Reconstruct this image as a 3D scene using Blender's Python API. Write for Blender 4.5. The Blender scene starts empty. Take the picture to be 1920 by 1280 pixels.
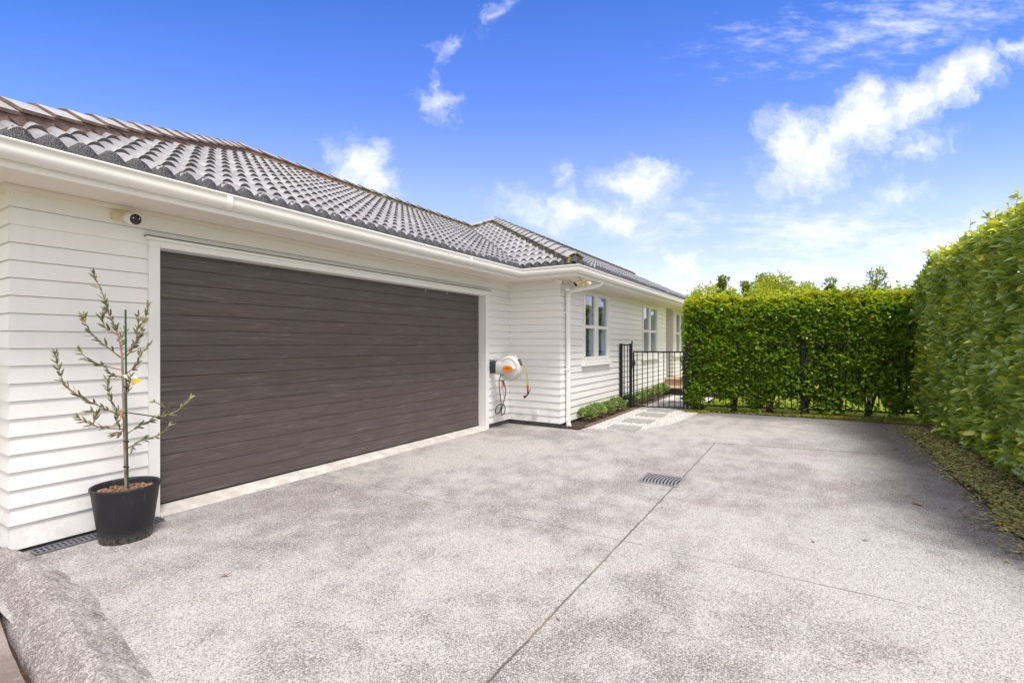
import bpy, bmesh, math, random
import numpy as np
from mathutils import Vector, noise
random.seed(7); rng = np.random.default_rng(7)
C = bpy.context.scene; COL = C.collection
R = math.radians

# ------------------------------------------------------------ camera
CAM_H = 1.4; YAW = R(31.7); FOC = 905.0
FW = (math.cos(YAW), math.sin(YAW)); RT = (math.sin(YAW), -math.cos(YAW))
cd = bpy.data.cameras.new('camera'); cam = bpy.data.objects.new('camera', cd); COL.objects.link(cam)
cd.sensor_width = 36; cd.lens = 36*FOC/1920; cd.clip_end = 3000; cd.clip_start = 0.05
cd.shift_y = 0.0018
cam.location = (0, 0, CAM_H); cam.rotation_euler = (R(90), 0, YAW-R(90))
C.camera = cam
C.view_settings.view_transform = 'Standard'; C.view_settings.look = 'None'
C.view_settings.gamma = 1; C.view_settings.exposure = 0.84
try: C.view_settings.use_curve_mapping = False
except Exception: pass

# ------------------------------------------------------------ sun and sky
SUN_EL = R(65); SUN_V = Vector((-0.52, -0.85, 0)).normalized()
sdir = Vector((SUN_V.x*math.cos(SUN_EL), SUN_V.y*math.cos(SUN_EL), math.sin(SUN_EL)))
sl = bpy.data.lights.new('sun', 'SUN'); sl.energy = 2.4; sl.angle = R(15); sl.color = (1.0, 0.945, 0.88)
so = bpy.data.objects.new('sun', sl); COL.objects.link(so)
so.rotation_euler = sdir.to_track_quat('Z', 'Y').to_euler(); so.location = (0, -20, 30)

class NT:
    """small helper for node trees"""
    def __init__(s, tree): s.t = tree; s.n = tree.nodes; s.l = tree.links
    def new(s, typ, **k):
        nd = s.n.new(typ)
        for a, b in k.items(): setattr(nd, a, b)
        return nd
    def put(s, sock, v):
        if v is None: return
        if isinstance(v, bpy.types.NodeSocket): s.l.new(v, sock)
        elif isinstance(v, (tuple, list)) and sock.type == 'RGBA' and len(v) == 3: sock.default_value = (*v, 1)
        else: sock.default_value = v
    def m(s, op, a, b=None, c=None, clamp=False):
        nd = s.new('ShaderNodeMath', operation=op, use_clamp=clamp)
        s.put(nd.inputs[0], a); s.put(nd.inputs[1], b); s.put(nd.inputs[2], c)
        return nd.outputs[0]
    def v(s, op, a, b=None):
        nd = s.new('ShaderNodeVectorMath', operation=op)
        s.put(nd.inputs[0], a); s.put(nd.inputs[1], b)
        return nd.outputs['Value'] if op in ('LENGTH', 'DOT_PRODUCT', 'DISTANCE') else nd.outputs[0]
    def scale(s, a, f):
        nd = s.new('ShaderNodeVectorMath', operation='SCALE'); s.put(nd.inputs[0], a); s.put(nd.inputs['Scale'], f); return nd.outputs[0]
    def mix(s, f, a, b, blend='MIX'):
        nd = s.new('ShaderNodeMix', data_type='RGBA', blend_type=blend)
        s.put(nd.inputs[0], f); s.put(nd.inputs[6], a); s.put(nd.inputs[7], b); return nd.outputs[2]
    def noise(s, vec, sc, det=4, rough=0.5, out=0):
        nd = s.new('ShaderNodeTexNoise'); s.put(nd.inputs['Vector'], vec)
        nd.inputs['Scale'].default_value = sc; nd.inputs['Detail'].default_value = det; nd.inputs['Roughness'].default_value = rough
        return nd.outputs[out]
    def voro(s, vec, sc, out='Distance', feature='F1'):
        nd = s.new('ShaderNodeTexVoronoi', feature=feature); s.put(nd.inputs['Vector'], vec); nd.inputs['Scale'].default_value = sc
        return nd.outputs[out]
    def ramp(s, f, *stops):
        nd = s.new('ShaderNodeValToRGB'); s.put(nd.inputs[0], f); cr = nd.color_ramp
        while len(cr.elements) < len(stops): cr.elements.new(0.5)
        for e, (p, c) in zip(cr.elements, stops):
            e.position = p; e.color = (*c, 1) if len(c) == 3 else c
        return nd.outputs[0]
    def sstep(s, f, a, b):
        nd = s.new('ShaderNodeMapRange', interpolation_type='SMOOTHSTEP'); s.put(nd.inputs[0], f)
        nd.inputs[1].default_value = a; nd.inputs[2].default_value = b
        return nd.outputs[0]
    def xyz(s, vec):
        nd = s.new('ShaderNodeSeparateXYZ'); s.put(nd.inputs[0], vec); return nd.outputs
    def vec(s, x=0.0, y=0.0, z=0.0):
        nd = s.new('ShaderNodeCombineXYZ'); s.put(nd.inputs[0], x); s.put(nd.inputs[1], y); s.put(nd.inputs[2], z); return nd.outputs[0]

W = bpy.data.worlds.new('World'); C.world = W; W.use_nodes = True
t = NT(W.node_tree); t.n.clear()
sky = t.new('ShaderNodeTexSky', sky_type='NISHITA', sun_disc=False)
sky.sun_elevation = SUN_EL; sky.sun_rotation = math.atan2(SUN_V.x, SUN_V.y); sky.air_density = 1.0; sky.dust_density = 0.4; sky.ozone_density = 1.6
SKY_SAT, SKY_VAL, SKY_STR = 1.15, 1.0, 0.116
CLOUD_COL = (6.0, 6.0, 6.35); CLOUD_FILL = (6.9, 6.45, 5.9)
hs = t.new('ShaderNodeHueSaturation'); t.put(hs.inputs['Color'], sky.outputs[0]); hs.inputs['Saturation'].default_value = SKY_SAT; hs.inputs['Value'].default_value = SKY_VAL
tc = t.new('ShaderNodeTexCoord'); d = tc.outputs['Generated']
# gnomonic sky map about a fixed heading of the place: u to the right of it, v above the horizon
df = t.m('MAXIMUM', t.v('DOT_PRODUCT', d, (FW[0], FW[1], 0)), 0.05)
u = t.m('DIVIDE', t.v('DOT_PRODUCT', d, (RT[0], RT[1], 0)), df)
vv = t.m('DIVIDE', t.xyz(d)[2], df)
uv = t.vec(u, vv, 0.0)
skyb = t.mix(1.0, hs.outputs[0], t.ramp(vv, (0.02, (1.35, .98, 1.10)), (0.30, (1.55, 1.16, 1.50)), (0.50, (.92, .92, 1.50)), (0.78, (.43, .70, 1.20))), 'MULTIPLY')
w1 = t.v('SUBTRACT', t.noise(uv, 7.0, 5, 0.6, out=1), (0.5, 0.5, 0.5))
w2 = t.v('SUBTRACT', t.noise(uv, 28.0, 4, 0.6, out=1), (0.5, 0.5, 0.5))
uvw = t.v('ADD', uv, t.v('ADD', t.scale(w1, 0.13), t.scale(w2, 0.04)))
uvw = t.v('MULTIPLY', uvw, (1, 1, 0))
def cl(px, py, rx, ry, rot=0, s=1.0): return ((px-960)/905, (643.5-py)/905, rx/905, ry/905, R(rot), s)
CLOUDS = [cl(1485,275,62,70,0,1.15), cl(1530,285,95,62,0,1.2), cl(1610,235,110,62,25,1.15), cl(1625,190,40,45,0,.9), cl(1700,200,110,50,25,1.1), cl(1780,160,95,48,28,1.1), cl(1835,125,55,52,20,.95),
          cl(1462,330,50,40,20,.75), cl(1715,272,75,32,8,.68), cl(1690,354,60,22,0,.62), cl(930,30,42,24,40,.50), cl(838,82,34,20,30,.40), cl(822,192,32,38,0,.72), cl(818,160,12,36,0,.5),
          cl(675,300,66,60,0,1.0), cl(700,340,50,44,0,.85), cl(1195,332,78,40,0,1.0), cl(1215,350,50,40,0,.8), cl(1070,395,150,42,-4,.8), cl(1160,410,110,42,0,.75), cl(1270,500,34,34,0,.9),
          cl(1905,88,40,26,20,.75), cl(1050,325,36,24,40,.5)]
VEILS = [cl(1540,430,190,60,8,.62), cl(1760,460,210,60,10,.6), cl(1500,520,300,50,4,.45), cl(1700,45,330,70,12,.42), cl(1480,60,200,40,10,.3), cl(1250,430,120,50,20,.4)]
def blobs(lst, coord):
    acc = None
    for (cx, cy, rx, ry, ro, st) in lst:
        mp = t.new('ShaderNodeMapping', vector_type='TEXTURE'); t.put(mp.inputs['Vector'], coord)
        mp.inputs['Location'].default_value = (cx, cy, 0); mp.inputs['Rotation'].default_value = (0, 0, ro); mp.inputs['Scale'].default_value = (rx, ry, 1)
        e = t.m('MULTIPLY', t.m('SUBTRACT', 1.25, t.v('LENGTH', mp.outputs[0])), st)
        acc = e if acc is None else t.m('MAXIMUM', acc, e)
    return acc
fb = t.noise(uvw, 22.0, 8, 0.62)
fb2 = t.noise(t.v('MULTIPLY', uv, (5, 16, 1)), 3.0, 6, 0.65)
e1 = t.m('ADD', blobs(CLOUDS, uvw), t.m('MULTIPLY', t.m('SUBTRACT', fb, 0.5), 1.5))
den1 = t.m('MULTIPLY', t.sstep(e1, -0.05, 1.45), 0.95)
e2 = t.m('ADD', blobs(VEILS, uvw), t.m('MULTIPLY', t.m('SUBTRACT', fb2, 0.5), 1.3))
den2 = t.m('MULTIPLY', t.sstep(e2, 0.05, 1.0), 0.75)
# dense warm cloud added over the unseen sky for neutral fill light
back = t.m('MAXIMUM', t.m('MAXIMUM', t.sstep(t.v('DOT_PRODUCT', d, (FW[0], FW[1], 0)), 0.3, 0.0), t.sstep(vv, 0.80, 1.25)), t.sstep(t.m('ABSOLUTE', u), 1.25, 1.7))
den3 = t.m('MULTIPLY', t.m('MULTIPLY', t.sstep(t.noise(d, 2.6, 6, 0.6), 0.30, 0.55), back), 0.95)
den = t.m('MAXIMUM', den1, den2)
skyc = t.mix(den3, t.mix(t.m('MULTIPLY', den, 0.93), skyb, CLOUD_COL), CLOUD_FILL)
bg = t.new('ShaderNodeBackground'); t.put(bg.inputs[0], skyc); bg.inputs[1].default_value = SKY_STR
wo = t.new('ShaderNodeOutputWorld'); t.l.new(bg.outputs[0], wo.inputs[0])

# ------------------------------------------------------------ pixel to place helpers (for the known planes of the place)
def ray(px):
    s = (px-960)/FOC; return FW[0]+RT[0]*s, FW[1]+RT[1]*s
def gp(px, py, z=0.0):
    tt = (CAM_H-z)/((py-643.5)/FOC); dx = ray(px); return dx[0]*tt, dx[1]*tt
def py_(px, py, Y):
    dx = ray(px); tt = Y/dx[1]; return Vector((dx[0]*tt, Y, CAM_H+(643.5-py)/FOC*tt))
def px_(px, py, X):
    dx = ray(px); tt = X/dx[0]; return Vector((X, dx[1]*tt, CAM_H+(643.5-py)/FOC*tt))

# ------------------------------------------------------------ materials
MATS = {}
def material(name, fn):
    m = bpy.data.materials.new(name); m.use_nodes = True
    k = NT(m.node_tree); k.n.clear()
    out = k.new('ShaderNodeOutputMaterial'); b = k.new('ShaderNodeBsdfPrincipled')
    k.l.new(b.outputs[0], out.inputs[0]); k.out = out; k.b = b
    k.co = k.new('ShaderNodeTexCoord').outputs['Object']; k.pos = k.new('ShaderNodeNewGeometry').outputs['Position']
    fn(k, b); MATS[name] = m; return m
def bump(k, h, dist, strength=1.0):
    nd = k.new('ShaderNodeBump'); k.put(nd.inputs['Height'], h); nd.inputs['Distance'].default_value = dist; nd.inputs['Strength'].default_value = strength
    k.l.new(nd.outputs[0], k.b.inputs['Normal'])
def simple(name, col, rough=.5, var=.06, sc=8, metal=0, spec=.5, bm=0, coat=0):
    def f(k, b):
        n = k.noise(k.pos, sc, 5, .6)
        k.put(b.inputs['Base Color'], k.mix(n, tuple(c*(1-var*1.6) for c in col), tuple(min(1, c*(1+var*1.6)) for c in col)))
        b.inputs['Roughness'].default_value = rough; b.inputs['Metallic'].default_value = metal; b.inputs['Specular IOR Level'].default_value = spec
        b.inputs['Coat Weight'].default_value = coat
        if bm: bump(k, k.noise(k.pos, sc*6, 4, .6), bm)
    return material(name, f)

def f_wall(k, b):
    n = k.noise(k.pos, 3, 5, .6); st = k.noise(k.v('MULTIPLY', k.pos, (6, 6, .7)), 2.5, 5, .65)
    c = k.mix(n, (.82, .812, .80), (.87, .862, .85))
    k.put(b.inputs['Base Color'], k.mix(k.m('MULTIPLY', k.sstep(st, .55, .85), .25), c, (.62, .585, .54)))
    z = k.xyz(k.pos)[2]; sp = k.m('MULTIPLY', k.sstep(z, .55, .06), k.sstep(k.noise(k.pos, 9, 6, .7), .42, .7))
    c2 = b.inputs['Base Color'].links[0].from_socket; k.put(b.inputs['Base Color'], k.mix(k.m('MULTIPLY', sp, .38), c2, (.40, .35, .30)))
    b.inputs['Roughness'].default_value = .48
    bump(k, k.noise(k.v('MULTIPLY', k.pos, (3, 3, 40)), 6, 4, .6), .0012)
material('painted_boards', f_wall)
simple('white_trim', (.83, .82, .80), .4, .025, 6)
simple('soffit_warm_bounce', (.80, .745, .66), .5, .03, 3)  # white paint like the walls, with warm bounced light put into the colour
simple('gutter_paint', (.86, .85, .83), .25, .03, 3)
simple('plinth_grey', (.10, .10, .11), .75, .25, 14, bm=.003)
simple('dark_flashing', (.06, .045, .04), .5, .2, 20)
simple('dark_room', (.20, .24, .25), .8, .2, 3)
simple('reflection_sheet', (.46, .60, .62), .9, .06, 30)
simple('curtain', (.80, .85, .88), .9, .05, 30)
simple('black_metal', (.010, .010, .011), .5, .25, 30, spec=.3)
simple('black_plastic', (.015, .016, .020), .45, .2, 20)
simple('grey_plastic', (.60, .585, .57), .38, .05, 14)
simple('dark_plastic', (.045, .05, .06), .4, .15, 20)
simple('orange_label', (.85, .25, .02), .4, .06, 40)
simple('red_plastic', (.60, .035, .02), .35, .08, 40)
simple('hose_green', (.01, .055, .035), .4, .15, 30)
simple('hose_yellow', (.36, .34, .03), .4, .12, 60)
simple('cream_plastic', (.70, .57, .36), .4, .04, 20)
simple('lens_black', (.006, .006, .008), .12, .1, 30, spec=.7)
simple('lamp_glass', (.75, .77, .78), .15, .04, 20, spec=.8)
simple('stake_green', (.008, .075, .035), .45, .15, 40)
simple('tie_black', (.02, .02, .022), .5, .1, 40)
simple('tag_white', (.78, .80, .80), .4, .04, 30)
simple('tag_yellow', (.80, .52, .02), .45, .25, 120)
simple('grate_metal', (.30, .295, .30), .5, .15, 60, metal=.3)
simple('drain_blue', (.12, .125, .15), .5, .2, 40)
simple('black_hole', (.006, .006, .006), .9, .1, 10)
simple('timber_tread', (.42, .30, .20), .7, .2, 18, bm=.002)
simple('dark_paint', (.035, .03, .035), .6, .2, 18)
simple('slate_paver', (.30, .30, .29), .75, .22, 22, bm=.004)
simple('timber_edge', (.20, .14, .10), .85, .3, 20, bm=.004)
simple('chimney_white', (.80, .78, .75), .7, .06, 8)
simple('aerial_metal', (.45, .45, .45), .4, .1, 30, metal=.7)
simple('neighbour_wall', (.45, .40, .37), .8, .1, 5)
simple('neighbour_roof', (.20, .19, .20), .7, .15, 8)

def f_tile(k, b):
    n = k.noise(k.pos, 2.2, 6, .65); n2 = k.noise(k.pos, 40, 5, .7); li = k.noise(k.pos, 9, 6, .7)
    c = k.mix(k.sstep(n, .3, .7), (.20, .197, .212), (.34, .335, .355))
    wn = k.new('ShaderNodeTexWhiteNoise'); k.put(wn.inputs['Vector'], k.v('FLOOR', k.v('MULTIPLY', k.v('ADD', k.pos, (.074, .049, 0)), (3.333, 3.365, 0)))); c = k.mix(k.m('MULTIPLY', wn.outputs['Value'], .38), c, (.13, .125, .135))
    c = k.mix(k.m('MULTIPLY', k.sstep(n2, .52, .75), .45), c, (.16, .15, .155))
    c = k.mix(k.m('MULTIPLY', k.sstep(li, .66, .74), .6), c, (.42, .38, .20))
    k.put(b.inputs['Base Color'], c); b.inputs['Roughness'].default_value = .42; b.inputs['Specular IOR Level'].default_value = .55
    bump(k, n2, .004)
material('roof_tile', f_tile)
def f_butt(k, b):
    n = k.noise(k.pos, 30, 5, .7)
    k.put(b.inputs['Base Color'], k.ramp(n, (.3, (.018, .016, .018)), (.6, (.05, .046, .048)), (.8, (.13, .11, .06)))); b.inputs['Roughness'].default_value = .9
material('tile_edge', f_butt)
def f_cap(k, b):
    n = k.noise(k.pos, 5, 6, .65)
    k.put(b.inputs['Base Color'], k.mix(k.sstep(n, .3, .7), (.28, .275, .28), (.44, .435, .44))); b.inputs['Roughness'].default_value = .5
    bump(k, k.noise(k.pos, 60, 4, .7), .003)
material('cap_tile', f_cap)
def f_mortar(k, b):
    n = k.noise(k.pos, 12, 6, .7); x = k.xyz(k.pos)[0]
    c = k.ramp(n, (.3, (.09, .055, .042)), (.55, (.20, .125, .095)), (.75, (.28, .19, .15)))
    c = k.mix(k.sstep(x, 6.2, 6.6), c, k.ramp(n, (.3, (.05, .046, .046)), (.6, (.13, .12, .115)), (.8, (.22, .20, .18))))
    lich = k.m('MULTIPLY', k.sstep(k.noise(k.pos, 16, 5, .7), .50, .62), k.sstep(x, 6.2, 6.6))
    k.put(b.inputs['Base Color'], k.mix(k.m('MULTIPLY', lich, .85), c, (.45, .41, .17))); b.inputs['Roughness'].default_value = .95
    bump(k, n, .02)
material('cap_mortar', f_mortar)
def f_guard(k, b):
    v = k.voro(k.pos, 130); k.put(b.inputs['Base Color'], k.mix(k.sstep(v, .22, .42), (.16, .16, .175), (.012, .012, .014))); b.inputs['Roughness'].default_value = .5
    bump(k, v, .004)
material('mesh_guard', f_guard)
def f_door(k, b):
    p = k.v('MULTIPLY', k.pos, (1.3, 1, 34)); p2 = k.v('MULTIPLY', k.pos, (9, 1, 160))
    n = k.noise(p, 2.2, 7, .68); g = k.noise(p2, 1.6, 5, .7); big = k.noise(k.v('MULTIPLY', k.pos, (.8, 1, 5)), 1.7, 4, .6)
    c = k.mix(k.sstep(n, .3, .75), (.080, .061, .058), (.124, .098, .094))
    streak = k.m('MULTIPLY', k.m('MULTIPLY', k.sstep(n, .5, .72), k.sstep(g, .40, .66)), k.sstep(big, .36, .58))
    c = k.mix(k.m('MULTIPLY', streak, .9), c, (.29, .26, .26))
    k.put(b.inputs['Base Color'], c); k.put(b.inputs['Roughness'], k.m('ADD', .38, k.m('MULTIPLY', g, .2)))
    bump(k, k.m('ADD', k.m('MULTIPLY', g, .6), n), .0025)
material('door_woodgrain', f_door)
def f_drive(k, b):
    P = k.pos; X, Y, Z = k.xyz(P)
    big = k.noise(P, .42, 5, .6); mid = k.noise(P, 3.4, 7, .7); fine = k.noise(P, 140, 5, .8); peb = k.voro(P, 195, 'Color')
    pv = k.xyz(peb)[0]
    c = k.mix(k.sstep(k.m('ADD', k.m('MULTIPLY', big, .6), k.m('MULTIPLY', mid, .4)),   .37, .585), (.22, .199, .192), (.49, .468, .452))
    c = k.mix(k.m('MULTIPLY', k.sstep(fine, .44, .60), .55), c, k.mix(pv, (.10, .085, .085), (.26, .23, .225)))
    c = k.mix(k.m('MULTIPLY', k.sstep(pv, .55, .9), .6), c, (.66, .63, .61)); c = k.mix(k.m('MULTIPLY', k.sstep(pv, .30, .08), .6), c, (.085, .072, .069))
    # damp mossy staining near hedge and fence, ragged, with hedge shade painted in
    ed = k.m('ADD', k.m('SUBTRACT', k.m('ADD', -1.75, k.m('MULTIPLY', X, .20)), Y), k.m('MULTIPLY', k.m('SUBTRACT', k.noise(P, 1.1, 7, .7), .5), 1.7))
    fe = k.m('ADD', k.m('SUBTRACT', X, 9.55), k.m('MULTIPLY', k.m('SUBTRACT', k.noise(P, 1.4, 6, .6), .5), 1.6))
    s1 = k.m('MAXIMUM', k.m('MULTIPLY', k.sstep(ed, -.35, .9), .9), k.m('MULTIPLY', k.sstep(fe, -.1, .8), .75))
    stain_shade = k.mix(k.sstep(pv, .6, .95), (.075, .067, .065), (.30, .28, .27))
    c = k.mix(s1, c, stain_shade)
    # control joints cut across the slab
    wob = k.m('MULTIPLY', k.m('SUBTRACT', k.noise(P, 6, 4, .6), .5), .02)
    def joint(dist, wd, gate=None):
        j = k.sstep(k.m('ABSOLUTE', k.m('ADD', dist, wob)), wd, wd*.35)
        return j if gate is None else k.m('MULTIPLY', j, gate)
    ja = joint(k.m('SUBTRACT', Y, 1.135), .008, k.m('LESS_THAN', X, 7.26))
    jb = k.m('MULTIPLY', joint(k.m('SUBTRACT', X, 3.33), .007), k.m('ADD', .25, k.m('MULTIPLY', k.sstep(k.noise(P, 1.1, 3, .6), .4, .65), .6)))
    jc = joint(k.m('SUBTRACT', X, k.m('ADD', 7.26, k.m('MULTIPLY', k.m('SUBTRACT', 1.17, Y), .2))), .024, k.m('LESS_THAN', Y, 1.17))
    jm = k.m('MAXIMUM', k.m('MAXIMUM', ja, jb), jc)
    jcol = k.mix(k.sstep(k.noise(P, 2.3, 4, .6), .42, .62), (.07, .058, .052), (.22, .175, .075))
    c = k.mix(k.m('MULTIPLY', jm, .75), c, jcol)
    k.put(b.inputs['Base Color'], c); b.inputs['Roughness'].default_value = .8; b.inputs['Specular IOR Level'].default_value = .3
    h = k.m('SUBTRACT', k.m('ADD', k.m('MULTIPLY', fine, .7), k.m('MULTIPLY', pv, .4)), k.m('MULTIPLY', jm, 1.5))
    bump(k, h, .006, .8)
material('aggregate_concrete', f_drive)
def f_kerb(k, b):
    P = k.pos; n = k.noise(P, 3.2, 7, .7); br = k.noise(P, 14, 8, .75); fine = k.noise(P, 110, 5, .75); pv = k.xyz(k.voro(P, 150, 'Color'))[0]
    c = k.mix(k.sstep(n, .36, .62), (.25, .22, .21), (.50, .47, .455)); c = k.mix(k.m('MULTIPLY', k.sstep(br, .47, .62), .35), c, (.15, .12, .11)); X, Y, Z = k.xyz(P)
    outer = k.m('ADD', k.m('SUBTRACT', k.m('ADD', .565, k.m('MULTIPLY', Y, .085)), X), k.m('MULTIPLY', k.m('SUBTRACT', n, .5), .35)); c = k.mix(k.m('MULTIPLY', k.sstep(outer, -.03, .08), .55), c, (.19, .15, .14))
    c = k.mix(k.m('MULTIPLY', k.sstep(fine, .46, .62), .5), c, (.16, .135, .13)); c = k.mix(k.m('MULTIPLY', k.sstep(pv, .6, .9), .6), c, (.66, .63, .61)); c = k.mix(k.m('MULTIPLY', k.sstep(pv, .3, .05), .6), c, (.09, .072, .068))
    k.put(b.inputs['Base Color'], c); b.inputs['Roughness'].default_value = .9
    bump(k, k.m('ADD', k.m('MULTIPLY', br, .8), k.m('ADD', k.m('MULTIPLY', fine, .6), k.m('MULTIPLY', pv, .5))), .010)
material('kerb_concrete', f_kerb)
def f_old(k, b):
    P = k.pos; n = k.noise(P, 2.6, 7, .7); fine = k.noise(P, 130, 5, .75); m2 = k.noise(P, 11, 6, .7)
    c = k.mix(k.sstep(n, .36, .62), (.20, .155, .14), (.34, .29, .27)); c = k.mix(k.m('MULTIPLY', k.sstep(m2, .5, .66), .4), c, (.40, .36, .33))
    c = k.mix(k.m('MULTIPLY', k.sstep(fine, .46, .62), .5), c, (.13, .10, .095)); k.put(b.inputs['Base Color'], c); b.inputs['Roughness'].default_value = .9
    bump(k, k.m('ADD', m2, fine), .006)
material('old_concrete', f_old)
def f_thr(k, b):
    n = k.noise(k.pos, 7, 6, .7); k.put(b.inputs['Base Color'], k.mix(k.sstep(n, .35, .7), (.40, .375, .34), (.58, .555, .52))); b.inputs['Roughness'].default_value = .85
    bump(k, k.noise(k.pos, 60, 4, .7), .004)
material('pale_concrete', f_thr)
def f_lawn(k, b):
    n = k.noise(k.pos, 1.5, 6, .7); f = k.noise(k.pos, 60, 4, .7)
    c = k.mix(k.sstep(n, .3, .7), (.24, .32, .02), (.38, .42, .03)); k.put(b.inputs['Base Color'], k.mix(k.m('MULTIPLY', f, .5), c, (.10, .15, .015))); b.inputs['Roughness'].default_value = .95; b.inputs['Specular IOR Level'].default_value = .1
    bump(k, f, .02)
material('lawn_grass', f_lawn)
def f_soil(k, b):
    n = k.noise(k.pos, 30, 6, .75); k.put(b.inputs['Base Color'], k.ramp(n, (.3, (.03, .018, .014)), (.55, (.085, .05, .038)), (.8, (.17, .11, .08)))); b.inputs['Roughness'].default_value = .95
    bump(k, n, .03)
material('bark_mulch', f_soil)
def f_gravel(k, b):
    c = k.xyz(k.voro(k.pos, 55, 'Color'))[0]; dd = k.voro(k.pos, 55)
    col = k.ramp(c, (.0, (.44, .41, .39)), (.2, (.70, .67, .64)), (1, (.86, .83, .80)))
    k.put(b.inputs['Base Color'], k.mix(k.sstep(dd, .45, .75), col, (.22, .19, .17))); b.inputs['Roughness'].default_value = .8
    bump(k, k.m('SUBTRACT', 1, dd), .012)
material('white_gravel', f_gravel)
def f_bark(k, b):
    n = k.noise(k.v('MULTIPLY', k.pos, (1, 1, .25)), 40, 5, .7); k.put(b.inputs['Base Color'], k.ramp(n, (.3, (.05, .035, .025)), (.6, (.16, .115, .08)), (.8, (.26, .20, .15)))); b.inputs['Roughness'].default_value = .9
    bump(k, n, .006)
material('bark', f_bark)
def f_obark(k, b):
    n = k.noise(k.v('MULTIPLY', k.pos, (1, 1, .25)), 50, 5, .7); k.put(b.inputs['Base Color'], k.ramp(n, (.3, (.20, .12, .08)), (.6, (.38, .25, .17)), (.8, (.48, .35, .26)))); b.inputs['Roughness'].default_value = .8
material('olive_bark', f_obark)
def leafmat(name, stops, trans, tw=.35, rough=.36, spec=.5):
    def f(k, b):
        a = k.new('ShaderNodeAttribute', attribute_name='tone').outputs['Fac']
        c = k.ramp(a, *stops); k.put(b.inputs['Base Color'], c); b.inputs['Roughness'].default_value = rough; b.inputs['Specular IOR Level'].default_value = spec
        tr = k.new('ShaderNodeBsdfTranslucent'); k.put(tr.inputs[0], k.mix(.6, c, trans))
        mx = k.new('ShaderNodeMixShader'); mx.inputs[0].default_value = tw
        k.l.new(b.outputs[0], mx.inputs[1]); k.l.new(tr.outputs[0], mx.inputs[2]); k.l.new(mx.outputs[0], k.out.inputs[0])
    return material(name, f)
leafmat('hedge_leaf', ((0, (0.060, 0.132, 0.012)), (.42, (0.144, 0.282, 0.022)), (.70, (0.264, 0.408, 0.026)), (.9, (0.552, 0.600, 0.036)), (1, (0.720, 0.576, 0.036))), (0.504, 0.660, 0.036), .45, .38)
leafmat('side_hedge_leaf', ((0, (0.098, 0.183, 0.044)), (.45, (0.231, 0.366, 0.077)), (.70, (0.438, 0.555, 0.072)), (.9, (0.750, 0.750, 0.051)), (1, (0.750, 0.750, 0.051))), (0.738, 0.750, 0.051), .26, .18, 1.0)
leafmat('tree_leaf', ((0, (.09, .15, .015)), (.5, (.24, .32, .03)), (1, (.46, .48, .04))), (.32, .36, .03), .35, .5)
leafmat('yellow_tree_leaf', ((0, (.18, .26, .015)), (.5, (.40, .46, .02)), (1, (.66, .60, .03))), (.52, .56, .03), .4, .5)
leafmat('olive_leaf', ((0, (.055, .068, .045)), (.5, (.13, .145, .065)), (.8, (.26, .26, .08)), (1, (.36, .34, .10))), (.22, .24, .06), .2, .42)
leafmat('shrub_leaf', ((0, (0.060, 0.120, 0.018)), (.5, (0.180, 0.288, 0.048)), (1, (0.456, 0.528, 0.144))), (0.264, 0.384, 0.060), .3, .45)
leafmat('litter_leaf', ((0, (.10, .06, .03)), (.25, (.20, .14, .07)), (.45, (.24, .26, .09)), (.75, (.36, .38, .13)), (.9, (.44, .40, .12)), (1, (.50, .34, .12))), (.25, .26, .08), .12, .6, .3)
leafmat('weed_leaf', ((0, (.10, .12, .015)), (.6, (.25, .26, .03)), (1, (.36, .30, .05))), (.3, .3, .03), .25, .5)
leafmat('dry_leaf', ((0, (.30, .15, .08)), (1, (.50, .36, .25))), (.4, .25, .12), .12, .6, .3)
leafmat('grass_blade', ((0, (.18, .26, .02)), (1, (.40, .42, .03))), (.28, .34, .03), .3, .5)
def f_glass(k, b):
    g = k.new('ShaderNodeBsdfGlossy'); g.inputs[0].default_value = (.92, .95, 1, 1); g.inputs[1].default_value = .01
    tr = k.new('ShaderNodeBsdfTransparent'); tr.inputs[0].default_value = (.84, .91, .94, 1)
    ge = k.new('ShaderNodeNewGeometry'); cs = k.m('ABSOLUTE', k.v('DOT_PRODUCT', ge.outputs['Normal'], ge.outputs['Incoming'])); fr = k.m('ADD', .05, k.m('MULTIPLY', .95, k.m('POWER', k.m('SUBTRACT', 1.0, cs, clamp=True), 4.2)))
    mx = k.new('ShaderNodeMixShader'); k.put(mx.inputs[0], k.m('ADD', fr, .03, clamp=True)); k.l.new(tr.outputs[0], mx.inputs[1]); k.l.new(g.outputs[0], mx.inputs[2]); k.l.new(mx.outputs[0], k.out.inputs[0])
material('window_glass', f_glass)

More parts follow.
